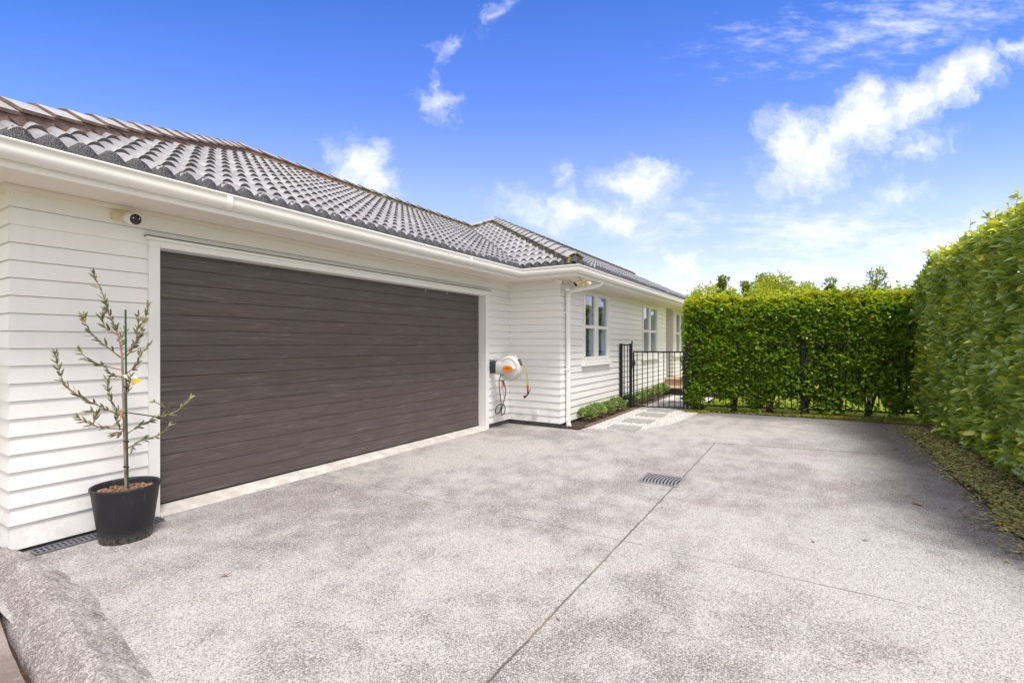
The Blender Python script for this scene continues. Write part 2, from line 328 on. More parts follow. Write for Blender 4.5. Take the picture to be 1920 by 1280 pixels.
# ------------------------------------------------------------ objects
def origin_of(p):
    v = Vector((0, 0, 0))
    while p is not None: v += p.location; p = p.parent
    return v
class MB:
    def __init__(s): s.v = []; s.f = []; s.mi = []; s.sm = []
    def face(s, pts, mi=0, sm=False):
        n = len(s.v); s.v += [tuple(p) for p in pts]; s.f.append(tuple(range(n, n+len(pts)))); s.mi.append(mi); s.sm.append(sm)
    def grid(s, rows, mi=0, sm=True, closed=False):
        n = len(s.v); w = len(rows[0])
        for r in rows: s.v += [tuple(p) for p in r]
        for i in range(len(rows)-1):
            for j in range(w if closed else w-1):
                a = n+i*w+j; b = n+i*w+(j+1) % w; s.f.append((a, b, b+w, a+w)); s.mi.append(mi); s.sm.append(sm)
    def box(s, x0, x1, y0, y1, z0, z1, mi=0):
        p = [(x, y, z) for z in (z0, z1) for y in (y0, y1) for x in (x0, x1)]; n = len(s.v); s.v += p
        for f in ((0, 2, 3, 1), (4, 5, 7, 6), (0, 1, 5, 4), (2, 6, 7, 3), (0, 4, 6, 2), (1, 3, 7, 5)):
            s.f.append(tuple(n+i for i in f)); s.mi.append(mi); s.sm.append(False)
    def obox(s, c, ax, hx, hy, z0, z1, mi=0):
        """box turned in plan: c centre (x,y), ax unit vector of its length"""
        ax = Vector((ax[0], ax[1])); ay = Vector((-ax.y, ax.x)); c = Vector((c[0], c[1])); n = len(s.v)
        for z in (z0, z1):
            for b in (-1, 1):
                for a in (-1, 1):
                    q = c+ax*a*hx+ay*b*hy; s.v.append((q.x, q.y, z))
        for f in ((0, 2, 3, 1), (4, 5, 7, 6), (0, 1, 5, 4), (2, 6, 7, 3), (0, 4, 6, 2), (1, 3, 7, 5)):
            s.f.append(tuple(n+i for i in f)); s.mi.append(mi); s.sm.append(False)
    def tube(s, pts, r, seg=8, mi=0, caps=True):
        pts = [Vector(p) for p in pts]; rs = r if isinstance(r, (list, tuple)) else [r]*len(pts); rows = []
        up = Vector((0, 0, 1)); prev = None
        for i, p in enumerate(pts):
            d_ = (pts[min(i+1, len(pts)-1)]-pts[max(i-1, 0)])
            d_ = d_.normalized() if d_.length > 1e-9 else Vector((0, 0, 1))
            a = prev - d_*prev.dot(d_) if prev is not None else (up.cross(d_) if abs(d_.z) < .95 else Vector((1, 0, 0)).cross(d_))
            if a.length < 1e-6: a = Vector((1, 0, 0)).cross(d_)
            a.normalize(); prev = a; b = d_.cross(a)
            rows.append([p+(a*math.cos(2*math.pi*j/seg)+b*math.sin(2*math.pi*j/seg))*rs[i] for j in range(seg)])
        s.grid(rows, mi, True, True)
        if caps: s.face(rows[0][::-1], mi); s.face(rows[-1], mi)
    def lathe(s, c, axis, prof, seg=28, mi=0):
        """prof: list of (radius, distance along axis)"""
        c = Vector(c); ax = Vector(axis).normalized(); a = ax.orthogonal().normalized(); b = ax.cross(a)
        s.grid([[c+ax*h+(a*math.cos(2*math.pi*j/seg)+b*math.sin(2*math.pi*j/seg))*r for j in range(seg)] for r, h in prof], mi, True, True)
    def sweep(s, path, prof, mi=0, sm=False, ends=False):
        """prof (d,z) carried along a plan path, d to the right of travel, mitred"""
        P = [Vector(p) for p in path]; nn = []
        for i in range(len(P)-1):
            q = (P[i+1]-P[i]).normalized(); nn.append(Vector((q.y, -q.x)))
        rows = []
        for i, p in enumerate(P):
            if i == 0: mt = nn[0]
            elif i == len(P)-1: mt = nn[-1]
            else: mt = (nn[i-1]+nn[i])/(1+nn[i-1].dot(nn[i]))
            rows.append([(p.x+mt.x*d_, p.y+mt.y*d_, z) for d_, z in prof])
        s.grid(rows, mi, sm)
        if ends: s.face(rows[0], mi); s.face(rows[-1][::-1], mi)
    def build(s, name, mat, parent=None, loc=None, smooth_angle=None, bevel=0):
        o0 = origin_of(parent) if parent is not None else Vector(loc or (0, 0, 0))
        me = bpy.data.meshes.new(name)
        me.from_pydata([(p[0]-o0.x, p[1]-o0.y, p[2]-o0.z) for p in s.v], [], s.f)
        for m in (mat if isinstance(mat, (list, tuple)) else [mat]): me.materials.append(MATS[m])
        me.polygons.foreach_set('material_index', s.mi); me.polygons.foreach_set('use_smooth', s.sm)
        me.update()
        o = bpy.data.objects.new(name, me); COL.objects.link(o)
        if parent is not None: o.parent = parent
        else: o.location = o0
        if bevel:
            bv = o.modifiers.new('bevel', 'BEVEL'); bv.width = bevel; bv.segments = 2; bv.limit_method = 'ANGLE'; bv.angle_limit = R(40)
        return o
def tag(o, label=None, cat=None, group=None, kind=None):
    if label: o['label'] = label
    if cat: o['category'] = cat
    if group: o['group'] = group
    if kind: o['kind'] = kind
    return o
def thing(name, loc, label, cat, group=None):
    o = bpy.data.objects.new(name, None); COL.objects.link(o); o.location = loc; o.empty_display_size = .1
    return tag(o, label, cat, group)
def box_part(name, mat, parent, *b, bevel=0):
    m = MB(); m.box(*b); return m.build(name, mat, parent, bevel=bevel)

def np_mesh(name, V, F, tone, mats, parent=None, loc=None, smooth=True, mi=None):
    o0 = origin_of(parent) if parent is not None else Vector(loc or (0, 0, 0))
    V = np.asarray(V, np.float32)-np.array(o0, np.float32); F = np.asarray(F, np.int32); k = F.shape[1]
    me = bpy.data.meshes.new(name); me.vertices.add(len(V)); me.vertices.foreach_set('co', V.ravel())
    me.loops.add(F.size); me.loops.foreach_set('vertex_index', F.ravel())
    me.polygons.add(len(F)); me.polygons.foreach_set('loop_start', np.arange(0, F.size, k, dtype=np.int32)); me.polygons.foreach_set('loop_total', np.full(len(F), k, np.int32))
    me.polygons.foreach_set('use_smooth', [bool(smooth)]*len(F))
    if mi is not None: me.polygons.foreach_set('material_index', list(mi))
    for m in mats: me.materials.append(MATS[m])
    if tone is not None:
        at = me.attributes.new('tone', 'FLOAT', 'POINT'); at.data.foreach_set('value', np.asarray(tone, np.float32))
    me.update(calc_edges=True); me.validate()
    o = bpy.data.objects.new(name, me); COL.objects.link(o)
    if parent is not None: o.parent = parent
    else: o.location = o0
    return o
LEAF7 = np.array([(0, 0, 0), (-.42, .30, .10), (.42, .30, .10), (0, .5, .02), (-.36, .70, .06), (.36, .70, .06), (0, 1, -.10)])
LEAF7F = np.array([(0, 2, 3), (0, 3, 1), (1, 3, 4), (3, 2, 5), (4, 3, 6), (3, 5, 6)])
LEAF4 = np.array([(0, 0, 0), (-.5, .45, .08), (.5, .45, .08), (0, 1, -.08)]); LEAF4F = np.array([(0, 2, 1), (1, 2, 3)])
def unit(a): return a/np.maximum(np.linalg.norm(a, axis=-1, keepdims=True), 1e-9)
def leaves(P, D, N, L, Wd, tone, small=False):
    T, F = (LEAF4, LEAF4F) if small else (LEAF7, LEAF7F)
    D = unit(D); S = unit(np.cross(D, N)); N2 = np.cross(S, D); n = len(P)
    V = P[:, None, :]+S[:, None, :]*(T[None, :, 0:1]*Wd[:, None, None])+D[:, None, :]*(T[None, :, 1:2]*L[:, None, None])+N2[:, None, :]*(T[None, :, 2:3]*Wd[:, None, None]*1.6)
    FF = (F[None]+(np.arange(n)*len(T))[:, None, None]).reshape(-1, 3)
    return V.reshape(-1, 3), FF, np.repeat(tone, len(T))
def join(parts):
    V = []; F = []; T = []; n = 0
    for v, f, tn in parts: V.append(v); F.append(f+n); T.append(tn); n += len(v)
    return np.concatenate(V), np.concatenate(F), np.concatenate(T)

# ============================================================ THE GROUND
def sheet(name, pts, z, mat, kind='structure', label=None, cat=None):
    bm = bmesh.new(); bm.faces.new([bm.verts.new((x, y, z)) for x, y in pts]); bmesh.ops.triangulate(bm, faces=bm.faces[:])
    bmesh.ops.recalc_face_normals(bm, faces=bm.faces[:])
    if sum(f.normal.z for f in bm.faces) < 0: bmesh.ops.reverse_faces(bm, faces=bm.faces[:])
    me = bpy.data.meshes.new(name); bm.to_mesh(me); bm.free(); me.materials.append(MATS[mat])
    o = bpy.data.objects.new(name, me); COL.objects.link(o); o['kind'] = kind
    return o
sheet('ground', [(-500, -500), (700, -500), (700, 700), (-500, 700)], -.06, 'lawn_grass')
CURVE = [(7.19, 3.49), (7.43, 3.30), (7.45, 3.05), (7.52, 2.72), (7.66, 2.47), (7.85, 2.30), (8.12, 2.17), (8.45, 2.08), (8.94, 1.99), (9.5, 1.95), (10.15, 1.91), (10.40, 1.93)]
EDGE = [(3.6+.35*i, -1.27+.05*noise.noise(Vector((i*.7, 1, 0)))+.03*noise.noise(Vector((i*2.1, 5, 0)))-.10*max(0, (5.2-(3.6+.35*i))/1.6)-.30*max(0, (3.6+.35*i-9.2)/1.4)) for i in range(20)]
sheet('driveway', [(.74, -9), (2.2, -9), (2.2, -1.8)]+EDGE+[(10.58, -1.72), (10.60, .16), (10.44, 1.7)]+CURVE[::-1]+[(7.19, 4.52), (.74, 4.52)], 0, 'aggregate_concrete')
def kerb_foot(y): return float(np.interp(y, [0, 2.3, 3.2, 3.96, 4.47], [.45, .62, .70, .79, .86]))-.012+.008*noise.noise(Vector((y*5, 3, 0)))
sheet('lower_driveway', [(-14, -9)]+[(kerb_foot(-1.5+.1*i), -1.5+.1*i) for i in range(61)]+[(.84, 9), (-14, 9)], -.028, 'old_concrete')
sheet('kerb_bed', [(.3, -9), (2.2, -9), (2.2, -1), (.96, 4.5), (.96, 9), (.3, 9)], -.055, 'bark_mulch')
sheet('garden_soil', [(2.2, -9), (10.9, -9), (10.9, -.9), (10.7, .1), (10.45, 2.2), (10.3, 2.2), (10.2, -1.2), (2.2, -1.2)], -.012, 'bark_mulch')
sheet('gravel_path', CURVE[1:]+[(10.42, 2.1), (13.6, 2.1), (13.6, 3.16), (7.43, 3.16)], -.003, 'white_gravel')
sheet('garden_bed', [(7.2, 3.17), (13.5, 3.17), (13.5, 3.56), (7.2, 3.56)], .02, 'bark_mulch')
sheet('lawn', [(10.9, -12), (60, -12), (60, 2.1), (10.9, 2.1)], -.03, 'lawn_grass')

# pebbles on the path, bark chips on the bed
def chunks(n, box, z, r0, r1, seed):
    g = np.random.default_rng(seed); base = np.array([(1, 0, 0), (-1, 0, 0), (0, 1, 0), (0, -1, 0), (0, 0, .7), (0, 0, -.7)], float)
    bf = np.array([(0, 2, 4), (2, 1, 4), (1, 3, 4), (3, 0, 4), (2, 0, 5), (1, 2, 5), (3, 1, 5), (0, 3, 5)])
    P = np.stack([g.uniform(box[0], box[1], n), g.uniform(box[2], box[3], n), np.full(n, z)], 1)
    a = g.uniform(0, 6.28, n); r = g.uniform(r0, r1, n); st = g.uniform(.6, 1.6, n)
    rot = np.stack([np.cos(a), -np.sin(a), np.sin(a), np.cos(a)], 1).reshape(n, 2, 2)
    B = base[None]*np.stack([r*st, r, r*.8], 1)[:, None, :]
    B[:, :, :2] = np.einsum('nij,nkj->nki', rot, B[:, :, :2])
    return P, (P[:, None]+B).reshape(-1, 3), (bf[None]+(np.arange(n)*6)[:, None, None]).reshape(-1, 3)
def ycurve(x):
    xs = [p[0] for p in CURVE[2:]]; ys = [p[1] for p in CURVE[2:]]; return np.interp(x, xs, ys)
P, V, F = chunks(9000, (7.46, 13.4, 1.95, 3.14), .001, .006, .016, 3)
keep = (P[:, 1] > np.where(P[:, 0] < 10.4, ycurve(P[:, 0])+.02, 2.12)); kf = np.repeat(keep, 8)
def fx(k, b):
    c = k.noise(k.pos, 45, 2, .5); k.put(b.inputs['Base Color'], k.ramp(c, (.33, (.16, .14, .13)), (.38, (.68, .65, .62)), (.7, (.88, .85, .82)))); b.inputs['Roughness'].default_value = .7
material('pebble', fx)
tag(np_mesh('pebbles', V, F[kf], None, ['pebble'], smooth=True), 'white pebbles spread over the curved path to the gate', 'pebbles', kind='stuff')
P, V, F = chunks(2600, (7.28, 13.3, 3.2, 3.5), .024, .008, .024, 4)
tag(np_mesh('bark_chips', V, F, None, ['bark_mulch'], smooth=False), 'dark brown bark chips covering the narrow garden bed', 'bark', kind='stuff')
ed = MB(); ed.box(7.44, 13.4, 3.155, 3.18, -.02, .035)
tag(ed.build('bed_edging', 'timber_edge', loc=(7.44, 3.167, 0)), 'low brown timber edging between bark bed and white pebbles', 'edging')

# stepping stones
for i, (x, y, rz, lab) in enumerate([(7.79, 2.62, .05, 'grey paver nearest the driveway, lapped by white pebbles'), (8.58, 2.63, .03, 'second grey paver from the driveway in the pebbles'), (9.44, 2.63, -.02, 'third grey paver from the driveway, in front of the gate'),
        (10.13, 2.64, .03, 'grey paver lying directly under the gate'), (10.98, 2.64, 0, 'first grey paver behind the closed gate'), (11.85, 2.64, .02, 'middle grey paver behind the gate'), (12.7, 2.64, 0, 'grey paver nearest the entry step')]):
    m = MB(); m.obox((x, y), (math.cos(rz), math.sin(rz)), .225, .25, -.03, .012+.002*(i % 3))
    tag(m.build('stepping_stone', 'slate_paver', loc=(x, y, 0), bevel=.006), lab, 'paver', 'stepping stones in the pebble path')

# kerb hump between the two drives
m = MB(); rows = []
for j in range(300):
    y = 4.49-j*.0105
    lf = np.interp(y, [0, 2.3, 3.2, 3.96, 4.47], [.45, .62, .70, .79, .86]); rt = np.interp(y, [0, 2.3, 2.9, 3.43, 4.1, 4.47], [.80, .93, 1.0, 1.075, 1.06, 1.03])
    h = np.interp(y, [4.05, 4.47], [.10, .06]) if y > 4.05 else .10
    row = []
    for i in range(61):
        q = i/60; x = lf+(rt-lf)*q+.014*noise.noise(Vector((y*4, q*2, 1)))
        s = np.interp(q, [0, .02, .05, .20, .36, .43, .50, .75, .92, 1], [-.9, -.35, .05, .50, .88, 1.0, .95, .50, .12, -.02])
        z = -.01*max(0, 1-q*2)+h*s+(.012*noise.noise(Vector((y*5, q*4, 5)))+.006*noise.noise(Vector((y*16, q*9, 8)))+.0045*noise.noise(Vector((y*45, q*16, 2)))+.003*noise.noise(Vector((y*110, q*38, 4))))*(1 if .02 < q < .97 else 0)
        row.append((x, y+.03*math.sin(q*math.pi)*(j == 0), z))
    rows.append(row)
m.grid(rows); m.face(rows[0][::-1])
tag(m.build('kerb', 'kerb_concrete', loc=(.9, 4.4, 0)), 'rough rounded concrete kerb hump running out from the house corner', 'kerb')

# ============================================================ THE HOUSE
XL, YG, XB, YW, XE, XR = .975, 4.504, 7.212, 3.521, 14.07, 14.95
HX1 = 22.0
house = thing('house', (4.0, 7.5, 0), 'white weatherboard house with dark tiled roof and brown double garage door', 'house')
def boards(name, p0, p1, z0, z1, holes=(), e0=0, e1=0, pitch=.1175, dA=.0165, dB=.003, low=0):
    m = MB(); p0 = Vector(p0); p1 = Vector(p1); Lw = (p1-p0).length; dr = (p1-p0)/Lw; nr = Vector((dr.y, -dr.x))
    k = 0
    while z0+k*pitch < z1-.001:
        zb = z0+k*pitch; zt = min(zb+pitch, z1); zb -= low*(k == 0); jit = .0012*noise.noise(Vector((k*7.1, p0.x, p0.y)))
        cuts = sorted({zb, zt} | {h for hh in holes for h in hh[2:4] if zb < h < zt})
        for za, zc in zip(cuts, cuts[1:]):
            free = [(0, Lw)]
            for (h0, h1, hz0, hz1) in holes:
                if hz0 <= za+1e-5 and hz1 >= zc-1e-5:
                    nf = []
                    for a, b in free:
                        if h1 <= a or h0 >= b: nf.append((a, b)); continue
                        if h0 > a: nf.append((a, h0))
                        if h1 < b: nf.append((h1, b))
                    free = nf
            for a, b in free:
                n = max(1, int((b-a)/.6))
                def pt(u, z, dd):
                    uu = u-(e0*dd if u == 0 else 0)+(e1*dd if u == Lw else 0)
                    q = p0+dr*uu+nr*dd; return (q.x, q.y, z)
                us = [a+(b-a)*i/n for i in range(n)]+[b]
                slot = .0032 if zc == zt and zt < z1 else 0; fa = dA+(dB-dA)*(za-zb)/(zt-zb)+jit; fc = dA+(dB-dA)*(zc-zb)/(zt-zb)+jit
                wv = [.0011*noise.noise(Vector((u_*1.3, k*3.7, p0.x))) for u_ in us]
                m.grid([[pt(u_, za, fa+w_) for u_, w_ in zip(us, wv)], [pt(u_, zc-slot, fc+w_) for u_, w_ in zip(us, wv)]]+([[pt(u_, zc-slot, -.012) for u_ in us], [pt(u_, zc, -.012) for u_ in us]] if slot else []), 0, False)
                if za == zb: m.grid([[pt(u_, za, -.012) for u_ in us], [pt(u_, za, fa+w_) for u_, w_ in zip(us, wv)]], 0, False)
        k += 1
    return m.build(name, 'painted_boards', house)
SOF = 2.45
W1 = (8.14, 9.465, 1.0, 2.345); W2 = (11.77, 13.19, 1.0, 2.345); W3 = (15.0, 16.75, 1.0, 2.345)
boards('gable_wall', (XL, 11.2), (XL, YG), .075, SOF, e1=1, low=.048)
boards('garage_wall', (XL, YG), (1.7599, YG), .075, 2.19, e0=1, low=.048)
boards('garage_wall', (XL, YG), (XB, YG), .075, SOF, [(0, 1.76-XL, 0, 2.19), (1.75-XL, 6.48-XL, 0, 2.20)], e0=1)
boards('end_wall', (XB, YG), (XB, YW), .072, SOF, e1=1)
boards('front_wall', (XB, YW), (XE, YW), .072, SOF, [(a+.02-XB, b-.02-XB, z0+.02, z1-.02) for a, b, z0, z1 in (W1, W2)], e0=1, e1=1)
boards('porch_wall', (XE, YW), (XE, 5.4), .2, SOF, e0=1)
boards('porch_wall', (XE, 5.4), (XR, 5.4), .2, SOF)
boards('porch_wall', (XR, 5.4), (XR, YW), .2, SOF, e1=1)
boards('front_wall', (XR, YW), (HX1, YW), .072, SOF, [(W3[0]+.02-XR, W3[1]-.02-XR, W3[2]+.02, W3[3]-.02)], e0=1)
m = MB(); m.face([(XL, 11.2, 0), (HX1, 11.2, 0), (HX1, 11.2, SOF), (XL, 11.2, SOF)]); m.face([(HX1, YW, 0), (HX1, 11.2, 0), (HX1, 11.2, SOF), (HX1, YW, SOF)])
m.build('rear_wall', 'painted_boards', house)
PATH = [(XL, 11.8), (XL, YG), (XB, YG), (XB, YW), (HX1, YW)]
m = MB(); m.sweep([(XL, 11.2), (XL, YG), (1.76, YG)], [(-.02, .075), (-.02, -.05)]); m.build('plinth', 'plinth_grey', house)
m = MB(); m.sweep([(6.52, YG), (XB, YG), (XB, YW), (XE, YW)], [(-.01, .085), (-.01, -.05)]); m.build('plinth', 'plinth_grey', house)
m = MB(); m.sweep(PATH, [(.0, SOF), (.51, SOF)]); m.face([(XE-.1, YW-.01, SOF+.001), (XR+.1, YW-.01, SOF+.001), (XR+.1, 5.5, SOF+.001), (XE-.1, 5.5, SOF+.001)])
m.build('soffit', 'soffit_warm_bounce', house)
m = MB(); m.sweep(PATH, [(.004, SOF-.035), (.02, SOF-.034), (.034, SOF-.02), (.04, SOF-.002)], sm=True); m.build('scotia_moulding', 'soffit_warm_bounce', house)
m = MB(); m.sweep(PATH, [(.492, SOF+.01), (.492, SOF-.022), (.512, SOF-.022), (.512, 2.56)]); m.build('fascia', 'white_trim', house)
m = MB(); m.sweep(PATH, [(.514, 2.565), (.514, 2.475), (.52, 2.470), (.565, 2.470), (.588, 2.477), (.599, 2.495), (.602, 2.52), (.602, 2.562), (.608, 2.567), (.608, 2.577), (.598, 2.580), (.590, 2.574), (.592, 2.50), (.56, 2.482)], sm=True)
gut = m.build('gutter', 'gutter_paint', house)
for x in (2.05, 5.25):                                             # joiners
    m = MB(); m.sweep([(x, YG), (x+.05, YG)], [(.514, 2.470), (.565, 2.4665), (.590, 2.4735), (.6025, 2.494), (.6055, 2.52), (.6055, 2.563)], sm=True); m.build('gutter_joiner', 'gutter_paint', gut)
for x in (11.2, 16.2):
    m = MB(); m.sweep([(x, YW), (x+.05, YW)], [(.514, 2.470), (.565, 2.4665), (.590, 2.4735), (.6025, 2.494), (.6055, 2.52), (.6055, 2.563)], sm=True); m.build('gutter_joiner', 'gutter_paint', gut)

# ---- roof
T = .485; RZ = 2.575; EX, EY, BX, BY = XL-.6, YG-.6, XB-.6, YW-.6      # eave lines
DG = 3.9; DB = 4.388
def tile_face(o, ud, vd, U, run, zfun, clips, per=.15, fine=True, gauge=.33*math.cos(math.atan(T))):
    """courses of waved concrete tiles: o plan start of the eave, ud along it, vd up the slope (plan)"""
    ph = [0, .08, .15, .27, .42, .58, .73, .85, .92] if fine else [0, .12, .3, .5, .7, .88]
    def hump(p):
        return 0 if p <= .081 or p >= .919 else max(0.0, math.sin(math.pi*(p-.08)/.84))**.8
    us = [(i+p)*per for i in range(int(U/per)+1) for p in ph]; hs_ = [hump(p) for i in range(int(U/per)+1) for p in ph]
    us = np.array(us); hs_ = np.array(hs_); n = len(us); V = []; F = []; MI = []; base = 0
    ud = np.array(ud); vd = np.array(vd); o = np.array(o); nc = int(run/gauge)+1
    g = np.random.default_rng(int(abs(o[0]*10))+3)
    for c in range(nc):
        r0 = c*gauge; r1 = min((c+1)*gauge+.03, run+.02)
        if r0 > run: break
        tj = np.repeat(g.normal(0, .0022, int(len(us)/(2*len(ph)))+2), 2*len(ph))[:n]
        for rr, lift in ((r0, -.012), (r0, None), (r1, 0)):
            xy = o[None]+us[:, None]*ud[None]+rr*vd[None]
            if lift is None: lf = .008+.021*hs_+tj
            elif lift == 0: lf = np.zeros(n)
            else: lf = np.full(n, -.03)
            z = RZ+zfun(xy)+.036*hs_+lf+.004
            V.append(np.concatenate([xy, z[:, None]], 1))
        i = np.arange(n-1)
        for k_, mt in ((0, 1), (1, 0)):
            a = base+k_*n+i; F.append(np.stack([a, a+1, a+1+n, a+n], 1)); MI.append(np.full(n-1, mt))
        base += 3*n
    V = np.concatenate(V); F = np.concatenate(F); MI = np.concatenate(MI)
    me = bpy.data.meshes.new('t'); me.from_pydata(V.tolist(), [], F.tolist()); me.polygons.foreach_set('material_index', MI.tolist())
    bm = bmesh.new(); bm.from_mesh(me)
    for (cx, cy, nx, ny) in clips:                                  # keep the side the normal points away from
        bmesh.ops.bisect_plane(bm, geom=bm.verts[:]+bm.edges[:]+bm.faces[:], plane_co=(cx, cy, 0), plane_no=(nx, ny, 0), clear_outer=True)
    for f in bm.faces: f.smooth = f.material_index == 0
    bm.to_mesh(me); bm.free()
    vs = np.empty(len(me.vertices)*3); me.vertices.foreach_get('co', vs)
    fs = [tuple(p.vertices) for p in me.polygons]; mi = [p.material_index for p in me.polygons]
    bpy.data.meshes.remove(me)
    return vs.reshape(-1, 3), fs, mi
roofm = MB()
def add_face(*a, **k):
    v, f, mi = tile_face(*a, **k); n = len(roofm.v)
    roofm.v += [tuple(p) for p in v]; roofm.f += [tuple(n+i for i in q) for q in f]; roofm.mi += mi; roofm.sm += [q == 0 for q in mi]
LIP = .055
add_face((EX, EY+LIP), (1, 0), (0, 1), 10.6, DG-LIP, lambda p: (p[:, 1]-EY)*T, [(EX, EY, -1, 1), (BX, EY, 1, -1)])
add_face((BX+LIP, 8.2), (0, -1), (1, 0), 5.5, DB-LIP, lambda p: (p[:, 0]-BX)*T, [(BX, EY, -1, 1), (BX, BY, 1, -1), (BX+DB, BY+DB, 1, 1)])
add_face((BX, BY+LIP), (1, 0), (0, 1), 17.5, DB-LIP, lambda p: (p[:, 1]-BY)*T, [(BX, BY, -1, 1)], fine=False)
add_face((EX+LIP, 11.8), (0, -1), (1, 0), 8.0, DG-LIP, lambda p: (p[:, 0]-EX)*T, [(EX, EY, 1, -1), (EX+DG, EY+DG, 1, 1)], fine=False)
zA = RZ+DG*T; zB = RZ+DB*T; yA = EY+DG; yB = BY+DB
roofm.face([(EX+DG, yA, zA), (EX, yA+DG, RZ), (11.5, yA+DG, RZ), (11.5, yA, zA)])                # rear slopes
roofm.face([(BX+DB, yB, zB), (10.4, yA, zA), (10.4, yB+DB, RZ), (HX1+2, yB+DB, RZ), (HX1+2, yB, zB)])
roof = roofm.build('roof', ['roof_tile', 'tile_edge'], house)
def capping(p0, p1):
    p0 = Vector(p0); p1 = Vector(p1); Lc = (p1-p0).length; dr = (p1-p0)/Lc; sd = Vector((dr.y, -dr.x, 0)).normalized(); upv = Vector((0, 0, 1))
    n = max(1, round(Lc/.345)); st = Lc/n; cm = MB(); mm = MB()
    for i in range(n):
        jz = .004*noise.noise(Vector((i*3.3, p0.x, 0))); jr = .006*noise.noise(Vector((i*5.3, p0.y, 2)))
        a = p0+dr*(i*st-.015)+upv*(.025+jz)+sd*jr; b = p0+dr*((i+1)*st+.03)+upv*0+sd*jr
        def sec(c, w, th): return [c+sd*w+upv*.062, c+sd*w*.16+upv*.128, c-sd*w*.16+upv*.128, c-sd*w+upv*.062]
        A = sec(a, .14, 0); B = sec(b, .128, 0); Ai = [q-upv*.024 for q in A]; Bi = [q-upv*.024 for q in B]
        cm.grid([A, B], 0, False); cm.grid([Ai, A], 1, False)
        cm.face([A[0], B[0], Bi[0], Ai[0]], 1); cm.face([A[3], Ai[3], Bi[3], B[3]], 1); cm.face([B[0], B[1], B[2], B[3], Bi[3], Bi[2], Bi[1], Bi[0]], 1)
    co = cm.build('ridge_capping', ['cap_tile', 'cap_mortar'], roof)
    k = max(2, int(Lc/.07))
    for s in (1, -1):
        rows = []
        for j in range(5):
            q = j/4; rows.append([p0+dr*(Lc*i/k)+sd*s*(.112+.035*q+.010*noise.noise(Vector((i*.9, j*1.7, s+p0.x))))+upv*(.075-.135*q+.012*noise.noise(Vector((i*.7, 4, p0.y))))for i in range(k+1)])
        mm.grid(rows)
    c = p0; mm.face([c+sd*.11+upv*.07, c+upv*.11, c-sd*.11+upv*.07, c-sd*.13-upv*.02, c+sd*.13-upv*.02])
    mm.build('mortar_bed', 'cap_mortar', roof)
capping((EX+.07, EY+.07, RZ+.07*T), (EX+DG, yA, zA))
capping((EX+DG, yA, zA), (10.51, yA, zA))
capping((BX+.10, BY+.10, RZ+.10*T), (BX+DB, yB, zB))
capping((10.51, yA, zA), (BX+DB, yB, zB))
capping((BX+DB, yB, zB), (HX1+1, yB, zB))
m = MB()
for s in (1, -1):
    m.face([(BX, EY, RZ-.01), (BX+DG, EY+DG, RZ+DG*T-.01), (BX+DG-s*.1, EY+DG+s*.1, RZ+DG*T+.04), (BX-s*.1, EY+s*.1, RZ+.04)])
m.build('valley_flashing', 'dark_flashing', roof)
m = MB()                                                           # black leaf mesh laid from the gutter lip over the feet of the tiles
for o, ud, vd, U in (((EX, EY), (1, 0), (0, 1), BX-EX+.02), ((BX, EY+.05), (0, -1), (1, 0), EY-BY+.06), ((BX, BY), (1, 0), (0, 1), HX1-BX)):
    o = Vector(o); ud = Vector(ud); vd = Vector(vd); rows = []
    for r, wv, zz in ((.006, 0, 2.572), (.03, .25, 2.582), (LIP, 1, RZ+LIP*T+.014), (LIP+.055, 1, RZ+(LIP+.055)*T+.014)):
        row = []
        for i in range(int(U/.025)+1):
            u_ = i*.025; p = ((u_-(0 if ud.x else .05)) % .15)/.15; h_ = 0 if p < .08 or p > .92 else math.sin(math.pi*(p-.08)/.84)**.8
            q = o+ud*u_+vd*r; row.append((q.x, q.y, zz+wv*.056*h_+.004*noise.noise(Vector((u_*6, r*9, o.x)))))
        rows.append(row)
    m.grid(rows)
m.build('gutter_guard', 'mesh_guard', gut)

# ---- garage door
GX0, GX1, GZ0, GZ1 = 1.825, 6.437, .066, 2.172
m = MB(); FY = YG-.036
m.box(GX0-.077, GX0, FY, YG+.13, .0, GZ1); m.box(GX1, GX1+.083, FY, YG+.13, .0, GZ1); m.box(GX0-.077, GX1+.083, FY-.002, YG+.13, GZ1, GZ1+.052)
m.box(GX0-.10, GX1+.11, FY-.022, YG-.002, GZ1+.052, GZ1+.078)
frame = m.build('door_frame', 'white_trim', house, bevel=.003)
m = MB(); m.box(GX0-.102, GX1+.112, FY-.026, YG, GZ1+.078, GZ1+.085); m.build('head_flashing', 'dark_flashing', frame)
dy = YG+.113; door = None
dm = MB(); dm.box(GX0+.001, GX1-.001, dy+.012, dy+.05, GZ0-.01, GZ1); door = dm.build('garage_door', 'dark_paint', house)
ph_ = (GZ1-GZ0)/16
for s in range(4):
    m = MB(); prof = []
    for k in range(4):
        zb = GZ0+(s*4+k)*ph_; prof += [(dy+.009, zb+.0004), (dy+.001, zb+.0008), (dy, zb+.003), (dy, zb+ph_-.0055), (dy+.0055, zb+ph_-.0022), (dy+.009, zb+ph_-.0012)]
    m.grid([[(GX0+.002, a, b) for a, b in prof], [(GX1-.002, a, b) for a, b in prof]][::-1], 0, False)
    m.build('door_panel', 'door_woodgrain', door)
m = MB(); m.box(GX0+.002, GX1-.002, dy-.004, dy+.02, GZ0-.016, GZ0+.002); m.build('bottom_seal', 'black_plastic', door)
m = MB(); xs = [GX0-.0+i*(GX1-GX0)/30 for i in range(31)]
